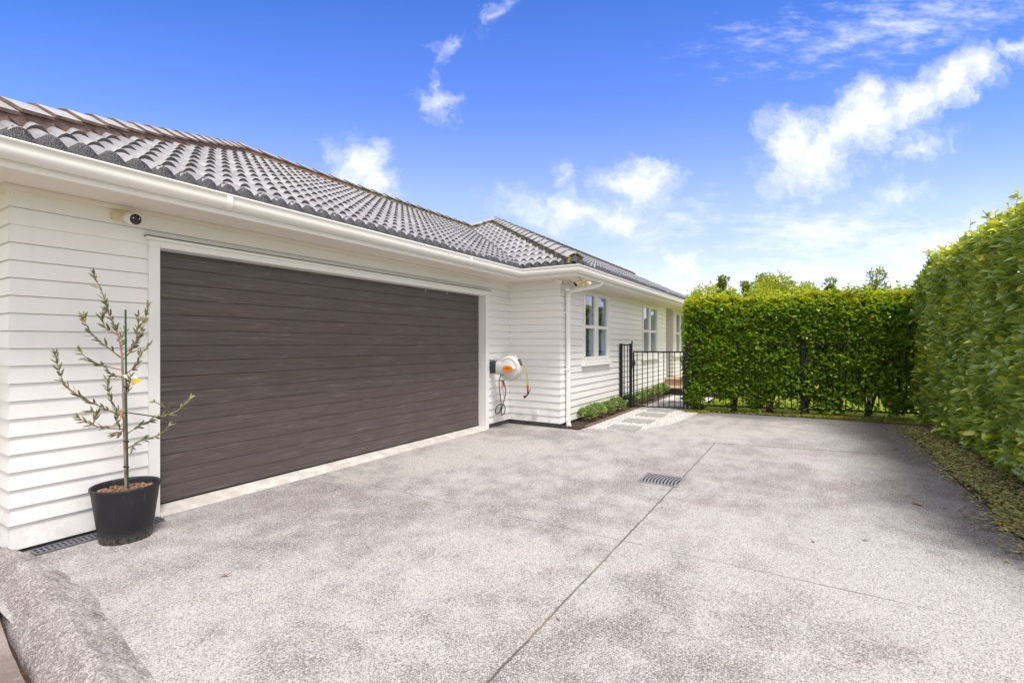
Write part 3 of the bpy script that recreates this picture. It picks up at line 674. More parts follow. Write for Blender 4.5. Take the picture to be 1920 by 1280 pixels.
m.grid([[(x, YG+.16, GZ0-.012) for x in xs], [(x, YG+.07, GZ0-.014) for x in xs], [(x, YG-.010, .026) for x in xs], [(x, YG-.055+.010*noise.noise(Vector((x*2, 0, 0))), .0015) for x in xs]], 0, False)
m.build('door_threshold', 'pale_concrete', house)
for x in (5.0, 5.46):                                              # two wire hooks under the head of the frame
    m = MB(); m.tube([(x, FY+.01, GZ1+.005), (x, FY+.01, GZ1-.035), (x+.006, FY+.008, GZ1-.055), (x-.008, FY+.008, GZ1-.062), (x-.012, FY+.008, GZ1-.048)], .0035, 6)
    m.build('wire_hook', 'aerial_metal', frame)

# ---- windows
def window(W_, yw, cols, panes_z=(1.151, 1.679, 1.737, 2.296), curt=True):
    x0, x1, z0, z1 = W_
    m = MB(); yf = yw-.034
    m.box(x0, cols[0][0]-.03, yf, yw+.034, z0+.06, z1); m.box(cols[-1][1]+.03, x1, yf, yw+.034, z0+.06, z1)
    m.box(cols[0][0]-.03, cols[-1][1]+.03, yf+.001, yw+.034, panes_z[3]+.012, z1-.002)
    m.box(cols[0][0]-.03, cols[-1][1]+.03, yf+.002, yw+.034, z0+.06, panes_z[0]-.03)
    ys = yw-.018
    for i in range(len(cols)):                                     # sash frames, a few mm behind the casing
        a, b = cols[i]; la = .031 if i == 0 else (a-cols[i-1][1])/2-.006; ra = .031 if i == len(cols)-1 else (cols[i+1][0]-b)/2-.006
        m.box(a-la, a, ys, yw+.032, panes_z[0]-.031, panes_z[3]+.013); m.box(b, b+ra, ys, yw+.032, panes_z[0]-.031, panes_z[3]+.013)
        m.box(a, b, ys+.001, yw+.032, panes_z[0]-.031, panes_z[0]); m.box(a, b, ys+.001, yw+.032, panes_z[3], panes_z[3]+.013); m.box(a, b, ys+.002, yw+.032, panes_z[1], panes_z[2])
    win = m.build('window', 'white_trim', house, bevel=.002)
    m = MB(); m.box(x0-.07, x1+.02, yw-.07, yw-.003, z0-.018, z0+.012); m.box(x0-.02, x1, yw-.052, yw-.001, z0+.012, z0+.062); m.build('sill', 'white_trim', win, bevel=.003)
    for a, b in cols:
        for za, zb in (panes_z[0:2], panes_z[2:4]):
            m = MB(); m.box(a-.002, b+.002, yw+.018, yw+.024, za-.002, zb+.002); m.build('pane', 'window_glass', win)
    if curt:
        for a, b in ((cols[0][0]-.14, cols[0][0]+.06), (cols[0][1]-.06, cols[0][1]+.16), (cols[-1][1]-.08, cols[-1][1]+.24)):
            rows = []
            for z in np.linspace(panes_z[0]-.1, panes_z[3]+.1, 5):
                rows.append([(a+(b-a)*i/40, yw+.075+.018*math.sin(i*.95+.3*math.sin(z*2)), z) for i in range(41)])
            m = MB(); m.grid(rows); m.build('curtain', 'curtain', win)
    m = MB(); zs = np.linspace(panes_z[0]-.15, panes_z[1]+.04, 3); m.grid([[(x0+.05+(x1+.3-x0)*i/60, yw+.17+.012*math.sin(i*1.3), z) for i in range(61)] for z in zs]); m.build('reflection_sheet', 'reflection_sheet', win)  # teal sheet added to stand in for the reflection in the lower panes
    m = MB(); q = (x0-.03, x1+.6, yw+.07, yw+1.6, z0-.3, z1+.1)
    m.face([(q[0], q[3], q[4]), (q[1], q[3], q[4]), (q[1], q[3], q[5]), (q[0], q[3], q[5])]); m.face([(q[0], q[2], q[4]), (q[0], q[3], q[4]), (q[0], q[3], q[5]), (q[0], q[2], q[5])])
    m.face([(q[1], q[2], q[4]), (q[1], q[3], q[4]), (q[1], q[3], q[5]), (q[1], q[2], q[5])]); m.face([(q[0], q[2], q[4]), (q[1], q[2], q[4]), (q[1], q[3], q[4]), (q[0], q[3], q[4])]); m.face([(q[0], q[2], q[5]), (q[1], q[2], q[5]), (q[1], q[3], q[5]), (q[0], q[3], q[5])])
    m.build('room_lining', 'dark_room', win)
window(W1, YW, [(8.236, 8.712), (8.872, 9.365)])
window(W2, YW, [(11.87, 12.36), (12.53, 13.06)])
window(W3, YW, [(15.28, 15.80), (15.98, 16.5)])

# ---- downpipe
m = MB(); X = 7.395; Yp = YW-.066
m.tube([(X, Yp, .03), (X, Yp, .12), (X, Yp, 1.0), (X, Yp, 2.18)], .040, 14)
m.tube([(X-.0, Yp, 2.12), (X, Yp, 2.22), (X+.02, Yp-.015, 2.27), (X+.10, Yp-.08, 2.305), (X+.30, Yp-.28, 2.36), (X+.38, Yp-.37, 2.385), (X+.41, Yp-.42, 2.42), (X+.415, Yp-.43, 2.47)], .040, 14)
for z in (2.14, .13): m.tube([(X, Yp, z-.03), (X, Yp, z+.03)], .046, 14)
m.tube([(X+.27, Yp-.25, 2.352), (X+.32, Yp-.30, 2.366)], .046, 14)
m.tube([(X, Yp, .06), (X, Yp-.005, .03), (X-.03, Yp-.03, .012), (X-.09, Yp-.06, .004)], .045, 14)
dp = m.build('downpipe', 'gutter_paint', house)
for z in (.95, 1.9): box_part('pipe_bracket', 'gutter_paint', dp, X-.045, X+.045, Yp-.037, YW-.01, z, z+.025)
m = MB(); m.box(XB-.055, XB-.018, 3.915, 4.0, .195, .275); m.build('outlet_box', 'white_trim', house, bevel=.006)

# ---- entry step
st = thing('entry_steps', (14.2, 2.7, 0), 'timber topped entry steps with dark base beyond the gate', 'steps')
m = MB(); m.box(13.36, 15.2, 1.9, 3.49, -.05, .185); m.build('base', 'dark_paint', st)
m = MB()
for i in range(6): m.box(13.30+i*.105, 13.30+i*.105+.099, 1.88, 3.494, .186, .216)
m.build('tread', 'timber_tread', st, bevel=.003)
m = MB(); m.box(13.93, 15.2, 1.9, 3.492, .217, .375); m.build('riser', 'timber_tread', st)
m = MB()
for i in range(12): m.box(13.90+i*.105, 13.90+i*.105+.099, 1.88, 3.494, .376, .405)
m.build('tread', 'timber_tread', st, bevel=.003)

# ============================================================ THINGS ON THE HOUSE
# security camera by the garage corner
q = py_(222, 402, YG-.02)
cm_ = thing('security_camera', (q.x, YG-.02, q.z), 'white security camera with black lens above the left of the garage door', 'camera', 'security cameras')
m = MB(); m.box(1.508, 1.585, YG-.045, YG-.010, 2.333, 2.392); m.build('mount', 'cream_plastic', cm_, bevel=.006)
m = MB(); ax = Vector((.12, -1, -.22)).normalized(); c0 = Vector((1.605, YG-.05, 2.362))
m.tube([(1.575, YG-.04, 2.362), c0+ax*.02], [.02, .024], 12); m.lathe(c0, ax, [(.0, 0), (.034, .0), (.042, .01), (.043, .095), (.040, .10)], 24); m.build('body', 'white_trim', cm_)
m = MB(); m.lathe(c0, ax, [(.040, .0985), (.036, .107), (.0, .112)], 24); face = m.build('lens_face', 'lens_black', cm_)
sx = ax.cross(Vector((0, 0, 1))).normalized(); uz = sx.cross(ax)
for s in (-1, 1):
    m = MB(); m.lathe(c0+ax*.106+sx*s*.020+uz*.008, ax, [(.0055, 0), (.005, .004), (0, .005)], 10); m.build('infrared_led', 'tag_white', face)
# second camera under the eave
cm2 = thing('security_camera', (6.98, 3.45, SOF), 'small white eyeball security camera under the eave beside the floodlight', 'camera', 'security cameras')
m = MB(); m.lathe((6.96, 3.43, SOF), (0, 0, -1), [(.055, 0), (.055, .012), (.05, .016), (.0, .017)], 24); m.build('mount', 'white_trim', cm2)
ax = Vector((.25, -.88, -.40)).normalized(); c0 = Vector((6.96, 3.47, SOF-.028)); m = MB(); m.lathe(c0, ax, [(0, -.02), (.026, -.01), (.031, .01), (.031, .11), (.028, .115)], 20); m.build('body', 'white_trim', cm2)
m = MB(); m.lathe(c0, ax, [(.028, .114), (.024, .12), (0, .122)], 20); m.build('lens_face', 'lens_black', cm2)
# floodlight
fl = thing('flood_light', (7.06, 3.09, SOF), 'cream twin floodlight with motion sensor under the eave corner', 'light')
fc = Vector((7.08, 3.07, SOF))
m = MB(); m.lathe(fc, (0, 0, -1), [(.062, 0), (.062, .014), (.045, .022), (.036, .05), (.034, .075), (0, .078)], 24); m.build('base', 'cream_plastic', fl)
for k_, (dv, nm) in enumerate(((Vector((-.60, .42, -.52)), 'head'), (Vector((.55, -.60, -.50)), 'head'))):
    dv.normalize(); m = MB(); a = fc+Vector((0, 0, -.055))+Vector((dv.x, dv.y, 0))*.03
    m.tube([a, a+dv*.04], .016, 10); m.lathe(a+dv*.035, dv, [(0, 0), (.026, .004), (.034, .03), (.043, .075), (.045, .085), (.040, .084)], 20)
    h = m.build('lamp_head', 'cream_plastic', fl); m = MB(); m.lathe(a+dv*.035, dv, [(.041, .083), (.03, .07), (0, .066)], 20); m.build('reflector', 'lens_black', h)
m = MB(); m.tube([fc+Vector((0, 0, -.07)), fc+Vector((-.012, -.012, -.125))], .014, 10); m.lathe(fc+Vector((-.014, -.014, -.115)), (-.25, -.25, -1), [(0, 0), (.024, .004), (.034, .03), (.03, .05), (0, .058)], 18); m.build('motion_sensor', 'cream_plastic', fl)
# bulb style lamp at the pipe
fl2 = thing('spot_lamp', (7.30, 3.43, 2.27), 'small white spot lamp at the top of the downpipe', 'light')
m = MB(); c0 = Vector((7.27, 3.42, 2.335)); ax = Vector((-.45, -.35, -.8)).normalized(); m.tube([(7.30, 3.50, 2.36), c0], .013, 8); m.lathe(c0, ax, [(0, -.01), (.026, 0), (.036, .03), (.046, .07)], 18); m.build('body', 'white_trim', fl2)
m = MB(); m.lathe(c0, ax, [(.045, .069), (.03, .08), (0, .084)], 18); m.build('lens', 'lamp_glass', fl2)

# hose reel
HX = 6.62; hc = Vector((HX, 4.115, .995))
hr = thing('hose_reel', (HX, YG-.03, .995), 'pale grey wall mounted hose reel with orange oval badge', 'hose reel')
m = MB(); m.box(HX-.06, HX+.085, YG-.058, YG-.018, .905, 1.115); m.box(HX-.045, HX+.045, 4.30, YG-.056, .945, 1.065); m.build('wall_bracket', 'dark_plastic', hr, bevel=.012)
m = MB(); m.lathe(hc, (-1, 0, 0), [(.0, -.10), (.12, -.098), (.175, -.085), (.198, -.05), (.205, 0), (.198, .05), (.180, .075), (.165, .082), (.150, .078), (.135, .083), (.12, .095), (.06, .103), (0, .105)], 44)
for s in (-1, 1):
    pass
body = m.build('reel_case', 'grey_plastic', hr)
m = MB(); rows = []                                                # tapered cheek from the bracket over the case
for i in range(9):
    q = i/8; y = 4.33-.36*q; hh = .085*(1-.15*q)*math.sqrt(max(1-max(0, (q-.55)/.45)**2, 0)) if q < 1 else 0.004
    rows.append([(HX-.06-.0*q, y, hc.z-hh*1.1), (HX-.108, y, hc.z-hh), (HX-.114, y, hc.z), (HX-.108, y, hc.z+hh), (HX-.06, y, hc.z+hh*1.1)])
m.grid(rows); m.box(HX-.07, HX+.07, 4.255, 4.335, hc.z-.10, hc.z+.10); m.build('reel_cheek', 'grey_plastic', hr, bevel=.004)
m = MB(); el = [(HX-.1165, hc.y-.012+.098*math.cos(a), hc.z-.004+.052*math.sin(a)) for a in np.linspace(0, 2*math.pi, 33)[:-1]]; m.face(el); el2 = [(p[0]+.006, p[1], p[2]) for p in el]; m.grid([el, el2], 0, False, True)
bd = m.build('badge', 'orange_label', hr)
m = MB()                                                           # the unreadable dark wordmark on the badge
for i, (w_, h_) in enumerate(((.007, .014), (.009, .017), (.006, .015), (.010, .016), (.008, .016), (.009, .015))):
    y = hc.y+.022-i*.0135; m.box(HX-.1182, HX-.1164, y-w_/2, y+w_/2, hc.z-.002, hc.z-.002+h_)
m.build('badge_lettering', 'tie_black', bd)
m = MB(); m.tube([(HX, hc.y+.115*math.cos(a)-.02, hc.z+.13+.095*math.sin(a)) for a in np.linspace(.15, math.pi-.15, 13)], .007, 8); m.build('carry_handle', 'grey_plastic', hr)
m = MB(); m.tube([px_(972, 674, HX), px_(978, 684, HX)], [.03, .026], 10); m.build('hose_guide', 'dark_plastic', hr)
m = MB(); m.tube([(HX, 4.40+.026*math.cos(a), 1.135+.026*math.sin(a)) for a in np.linspace(0, 2*math.pi, 15)], .004, 6); m.tube([(HX, 4.37, 1.06), (HX, 4.38, 1.11)], .008, 6); m.build('lock_ring', 'aerial_metal', hr)
def curve(pts, n=6):
    P = [Vector(p) for p in pts]; out = []
    for i in range(len(P)-1):
        a, b, c, d_ = P[max(i-1, 0)], P[i], P[i+1], P[min(i+2, len(P)-1)]
        for j in range(n):
            s = j/n; out.append(.5*((2*b)+(c-a)*s+(2*a-5*b+4*c-d_)*s*s+(3*b-a-3*c+d_)*s**3))
    return out+[P[-1]]
m = MB(); m.tube(curve([px_(a, b, HX) for a, b in ((976, 680), (982, 684), (987, 695), (989, 710), (989.5, 724))]), .0095, 8); hs1 = m.build('hose', 'hose_yellow', hr)
gun = m = MB(); m.tube([px_(989.5, 722, HX), px_(989.5, 731, HX)], .017, 10); m.build('hose_connector', 'red_plastic', hr)
m = MB(); m.tube([px_(989.5, 731, HX), px_(990, 738, HX), px_(988, 741, HX-.01), px_(986, 743, HX-.03)], [.011, .013, .014, .012], 10); m.tube([px_(991, 738, HX), px_(994.5, 729, HX)], .006, 8); m.lathe(px_(986, 742.5, HX-.03), (-.6, .5, -.35), [(0, -.01), (.015, 0), (.026, .03), (.024, .035), (0, .036)], 14); m.build('spray_gun', 'black_plastic', hr)
m = MB(); m.tube([px_(988, 741, HX-.02), px_(986.5, 742, HX-.04)], .0165, 10); m.build('spray_collar', 'red_plastic', hr)
HG = YG-.06
m = MB(); m.tube(curve([py_(a, b, yy) for a, b, yy in ((939, 703, HG-.25), (936.5, 712, HG-.1), (936, 725, HG), (938, 742, HG), (939.5, 757, HG), (938.5, 768, HG), (934, 775, HG-.01), (929.5, 774, HG-.01), (930, 766, HG-.012), (937, 758, HG-.02), (944, 758.5, HG-.022), (947, 764, HG-.02), (946, 773, HG-.012), (942, 777, HG-.01), (939.5, 773, HG-.01), (941, 765, HG-.008), (944.5, 752, HG), (948, 738, HG), (947.5, 728, HG), (946, 723, HG))], 5), .0085, 8); m.build('supply_hose', 'hose_green', hr)
tp = thing('garden_tap', py_(944, 718, HG), 'small garden tap with red hose connector on wall below the reel', 'tap')
m = MB(); m.tube([py_(946, 725, HG), py_(944.5, 717, HG)], .017, 10); m.build('hose_connector', 'red_plastic', tp)
m = MB(); m.tube([py_(944.2, 718, HG), py_(943.5, 714, HG), py_(943.5, 714, YG-.005)], [.012, .015, .014], 10); m.tube([py_(940.5, 716, HG-.02), py_(948.5, 711.5, HG-.02)], .007, 8); m.build('tap_body', 'dark_flashing', tp)

# ============================================================ DRAINS
m = MB(); x0, x1, y0, y1 = 1.06, 1.80, 4.335, 4.455
ch = thing('channel_drain', (1.42, 4.39, 0), 'narrow slotted channel drain along the foot of the white wall', 'drain')
m.box(x0, x1, y0, y0+.012, -.05, .014); m.box(x0, x1, y1-.012, y1, -.05, .014); m.box(x0, x1, (y0+y1)/2-.005, (y0+y1)/2+.005, -.02, .0125)
n = 26
for i in range(n+1):
    x = x0+i*(x1-x0)/n; m.box(x-.006, x+.006, y0+.012, y1-.012, -.01, .012)
m.build('grating', 'drain_blue', ch)
m = MB(); m.box(x0+.002, x1-.002, y0+.013, y1-.013, -.05, .003); m.build('channel', 'black_hole', ch)
# cast grate in the drive
gx0, gx1, gy0, gy1 = 4.83, 5.21, 1.10, 1.50
gr = thing('drain_grate', (5.02, 1.3, 0), 'square metal drain grate with curved bars in the driveway joint', 'drain')
m = MB(); w = .018
m.box(gx0, gx1, gy0, gy0+w, .001, .008); m.box(gx0, gx1, gy1-w, gy1, .001, .008); m.box(gx0, gx0+w, gy0+w, gy1-w, .001, .0075); m.box(gx1-w, gx1, gy0+w, gy1-w, .001, .0075)
nb = 11
for i in range(nb):
    yc = gy0+w+(i+.5)*(gy1-gy0-2*w)/nb; rows = []
    for s_ in (-1, 1):
        rows.append([(gx0+w+(gx1-gx0-2*w)*j/10, yc+s_*.009+.022*math.sin(math.pi*j/10)-.011, .0072) for j in range(11)])
    m.grid(rows, 0, False)
m.build('bars', 'grate_metal', gr)
m = MB(); m.face([(gx0+.002, gy0+.002, .003), (gx1-.002, gy0+.002, .003), (gx1-.002, gy1-.002, .003), (gx0+.002, gy1-.002, .003)]); m.build('sump', 'black_hole', gr)

# ============================================================ POT AND OLIVE TREE
def f_pot(k, b):
    n = k.noise(k.v('MULTIPLY', k.pos, (9, 9, 1.2)), 3.0, 6, .7); f = k.noise(k.pos, 60, 4, .7); z = k.xyz(k.pos)[2]
    c = k.mix(k.m('MULTIPLY', k.sstep(n, .56, .72), .5), (.015, .016, .020), (.12, .12, .125)); c = k.mix(k.m('MULTIPLY', k.sstep(z, .10, .0), k.sstep(f, .40, .6)), c, (.16, .14, .13))
    k.put(b.inputs['Base Color'], c); k.put(b.inputs['Roughness'], k.m('ADD', .38, k.m('MULTIPLY', n, .3)))
material('pot_plastic', f_pot)
PX, PY = 1.50, 4.20
pot = thing('plant_pot', (PX, PY, 0), 'black tapered plastic pot standing by the white wall', 'pot')
m = MB(); m.lathe((PX, PY, 0), (0, 0, 1), [(0, .002), (.148, .002), (.153, .008), (.196, .345), (.200, .36), (.206, .372), (.206, .385), (.202, .389), (.196, .386), (.190, .37), (.186, .30)], 56); m.build('pot_body', 'pot_plastic', pot)
m = MB(); rows = []
for i in range(9):
    r = .188*i/8; rows.append([(PX+r*math.cos(a), PY+r*math.sin(a), .335+.012*noise.noise(Vector((r*30*math.cos(a), r*30*math.sin(a), 0)))) for a in np.linspace(0, 2*math.pi, 33)[:-1]])
m.grid(rows, 0, True, True)
def f_bk(k, b):
    n = k.noise(k.pos, 70, 4, .7); k.put(b.inputs['Base Color'], k.ramp(n, (.3, (.12, .06, .035)), (.55, (.32, .18, .11)), (.75, (.50, .33, .24)))); b.inputs['Roughness'].default_value = .95; bump(k, n, .015)
material('pot_bark', f_bk); soil = m.build('soil', 'pot_bark', pot)
g = np.random.default_rng(9); P, V, F = chunks(420, (-.18, .18, -.18, .18), .345, .006, .015, 12); kp = np.hypot(P[:, 0], P[:, 1]) < .178
V = V+np.array([PX, PY, 0]); cj = np_mesh('bark_topping', V, F[np.repeat(kp, 8)], None, ['pot_bark'], soil, smooth=False)
olive = thing('olive_tree', (PX, PY, .34), 'young sparse olive tree tied to a green stake in the black pot', 'tree')
def O(cx, cy, dy_=0):                                              # crop coordinates of the tree study -> place, dy_ toward the viewer
    return py_(60+cx/2.207, 480+cy/2.207, PY-dy_)
tr = MB(); tp_ = [O(392, 965), O(388, 860), O(384, 740), O(380, 620), O(376, 500), O(372, 400)]
tr.tube(curve(tp_, 4), [.0125-.006*i/20 for i in range(21)], 10)
BR = [([(372, 400), (352, 315), (318, 235), (290, 150), (252, 72)], .02), ([(368, 420), (310, 375), (245, 320), (210, 250)], .06), ([(372, 470), (310, 457), (240, 432), (195, 390)], -.03), ([(378, 665), (300, 630), (200, 580), (130, 520), (97, 408)], .08),
      ([(378, 715), (290, 710), (230, 690), (188, 665)], -.05), ([(372, 655), (330, 600), (310, 515)], -.06), ([(376, 410), (430, 350), (440, 238)], .05), ([(376, 430), (445, 340), (482, 200)], -.04), ([(380, 490), (430, 455), (450, 405), (488, 368)], .07),
      ([(384, 740), (450, 700), (530, 665), (600, 640), (662, 585)], .06), ([(386, 800), (450, 765), (520, 740), (572, 698)], -.03), ([(374, 500), (330, 490), (315, 470)], .1), ([(380, 600), (400, 545), (408, 500)], .08), ([(378, 720), (350, 740), (330, 735)], .09), ([(372, 390), (372, 340), (385, 300)], -.04), ([(376, 640), (355, 690), (350, 640)], .1),
      ([(360, 330), (300, 290), (290, 230)], -.05), ([(540, 660), (555, 630), (510, 605)], .1), ([(250, 700), (265, 650), (230, 640)], .06), ([(384, 790), (410, 790), (415, 805)], .1)]
LP, LD, LN, LL, LW, LT = [], [], [], [], [], []
for pts, dep in BR:
    n = len(pts); path = curve([O(a, b, dep*i/(n-1)) for i, (a, b) in enumerate(pts)], 5)
    tr.tube(path, [.0052-.0036*i/len(path) for i in range(len(path))], 6)
    tot = sum((path[i+1]-path[i]).length for i in range(len(path)-1)); acc = 0; nxt = tot*.12; sgn = 1; ang = random.uniform(0, 6)
    for i in range(len(path)-1):
        acc += (path[i+1]-path[i]).length
        while acc > nxt:
            dr = (path[i+1]-path[i]).normalized(); ang += 1.57
            sd = dr.orthogonal().normalized(); s2 = dr.cross(sd); q = nxt/tot
            for s_ in (1, -1):
                if random.random() < .28: continue
                aa = ang+random.uniform(-.5, .5); out = (sd*math.cos(aa)+s2*math.sin(aa))*s_
                LP.append(path[i+1]); LD.append(dr*random.uniform(.8, 1.6)+out*random.uniform(.35, .9)+Vector((0, 0, random.uniform(-.3, .25)))); LN.append(Vector((random.gauss(0, .5), random.gauss(-.6, .5), random.gauss(.5, .6))))
                LL.append(random.uniform(.044, .076)*(1-.2*q)); LW.append(random.uniform(.011, .0175)); LT.append(min(1, max(0, random.gauss(.35+.4*q, .22))))
            nxt += random.uniform(.012, .020)
tr.build('trunk', 'olive_bark', olive)
A_ = lambda l: np.array([tuple(v) for v in l])
v_, f_, t_ = leaves(A_(LP), A_(LD), A_(LN), np.array(LL), np.array(LW), np.array(LT)); np_mesh('foliage', v_, f_, t_, ['olive_leaf'], olive)
m = MB(); m.tube([O(397, 955, .02), O(390, 600, .02), O(387, 222, .02)], .0062, 8); m.build('stake', 'stake_green', olive)
m = MB(); m.tube([O(376, 648, .03), O(400, 648, .035), O(500, 662, .05), O(562, 676, .07)], .0045, 6); m.build('tie', 'tie_black', olive)
for yy in (765, 870, 540): m = MB(); m.tube([O(378, yy, .03), O(402, yy+3, .035)], .006, 6); m.build('tie', 'tie_black', olive)
m = MB(); m.face([O(374, 492, .05), O(420, 484, .06), O(440, 505, .065), O(420, 534, .06), O(400, 520, .055)]); m.face([O(374, 492, .048), O(400, 520, .053), O(420, 534, .058), O(440, 505, .063), O(420, 484, .058)]); tg = m.build('plant_tag', 'tag_white', olive)
m = MB(); m.face([O(412, 508, .068), O(452, 506, .074), O(448, 518, .074), O(418, 534, .068)]); m.face([O(412, 508, .066), O(418, 534, .066), O(448, 518, .072), O(452, 506, .072)]); m.build('tag_picture', 'tag_yellow', tg)

# ============================================================ FENCE AND GATE
FD = Vector((-.24, 1)).normalized()                                # along the fence toward the house
def fpt(y): return (10.41-.24*(y-2.18), y)
def bars(m, ya, yb, z0, z1, n, hw=.008):
    for i in range(n):
        y = ya+(yb-ya)*(i+.5)/n if n > 1 else (ya+yb)/2; m.obox(fpt(y), FD, hw, hw, z0, z1)
def rail(m, ya, yb, z0, z1, hw=.016):
    a = fpt(ya); b = fpt(yb); c = ((a[0]+b[0])/2, (a[1]+b[1])/2); m.obox(c, FD, (Vector(a)-Vector(b)).length/2, hw, z0, z1)
def post(m, y, z0, z1, hw=.03): m.obox(fpt(y), FD, hw, hw, z0, z1); m.obox(fpt(y), FD, hw+.003, hw+.003, z1, z1+.008)
fe = thing('metal_fence', (*fpt(.2), 0), 'black metal bar fence running in front of the back hedge', 'fence')
for y in (2.165, .124, -1.78):
    m = MB(); post(m, y, -.03, 1.405); m.build('post', 'black_metal', fe)
for ya, yb in ((2.135, .154), (.094, -1.75)):
    m = MB(); rail(m, ya, yb, 1.36, 1.392); rail(m, ya, yb, .115, .145); bars(m, ya, yb, .145, 1.36, int((ya-yb)/.102)); m.build('bar_panel', 'black_metal', fe)
sp = thing('fence_panel', (*fpt(3.38), 0), 'narrow black bar panel fixed between house wall and gate', 'fence')
for y, z0, nm in ((3.47, .10, 'post'), (3.275, -.03, 'post')):
    m = MB(); post(m, y, z0, 1.385, .03 if nm else .02); m.build('post', 'black_metal', sp)
m = MB(); rail(m, 3.44, 3.305, 1.352, 1.38); rail(m, 3.44, 3.305, .20, .225); bars(m, 3.44, 3.305, .22, 1.36, 2); m.build('bar_panel', 'black_metal', sp)
ga = thing('gate', (*fpt(2.72), 0), 'black metal bar gate closing the pebble path', 'gate')
m = MB(); rail(m, 3.225, 2.215, 1.205, 1.235); rail(m, 3.225, 2.215, .045, .072); m.obox(fpt(3.215), FD, .016, .016, .072, 1.205); m.obox(fpt(2.228), FD, .018, .018, .072, 1.205); bars(m, 3.199, 2.245, .07, 1.21, 9); m.build('gate_frame', 'black_metal', ga)
m = MB(); x_, y_ = fpt(3.235); m.tube([(x_-.04, y_, .86), (x_-.04, y_, 1.40)], .012, 8); m.lathe((x_-.04, y_, 1.39), (0, 0, 1), [(0, 0), (.018, .006), (.020, .03), (.012, .045), (.016, .06), (0, .07)], 14); m.obox((x_-.035, y_-.03), FD, .04, .022, .93, 1.03); m.tube([(x_-.07, y_-.06, .98), (x_-.02, y_-.06, .98)], .016, 10); m.build('latch', 'black_plastic', ga)
for z in (.18, 1.12): m = MB(); x_, y_ = fpt(2.205); m.tube([(x_-.03, y_, z), (x_-.03, y_, z+.09)], .014, 10); m.obox((x_-.026, y_), FD, .03, .008, z+.01, z+.08); m.build('hinge', 'black_plastic', ga)

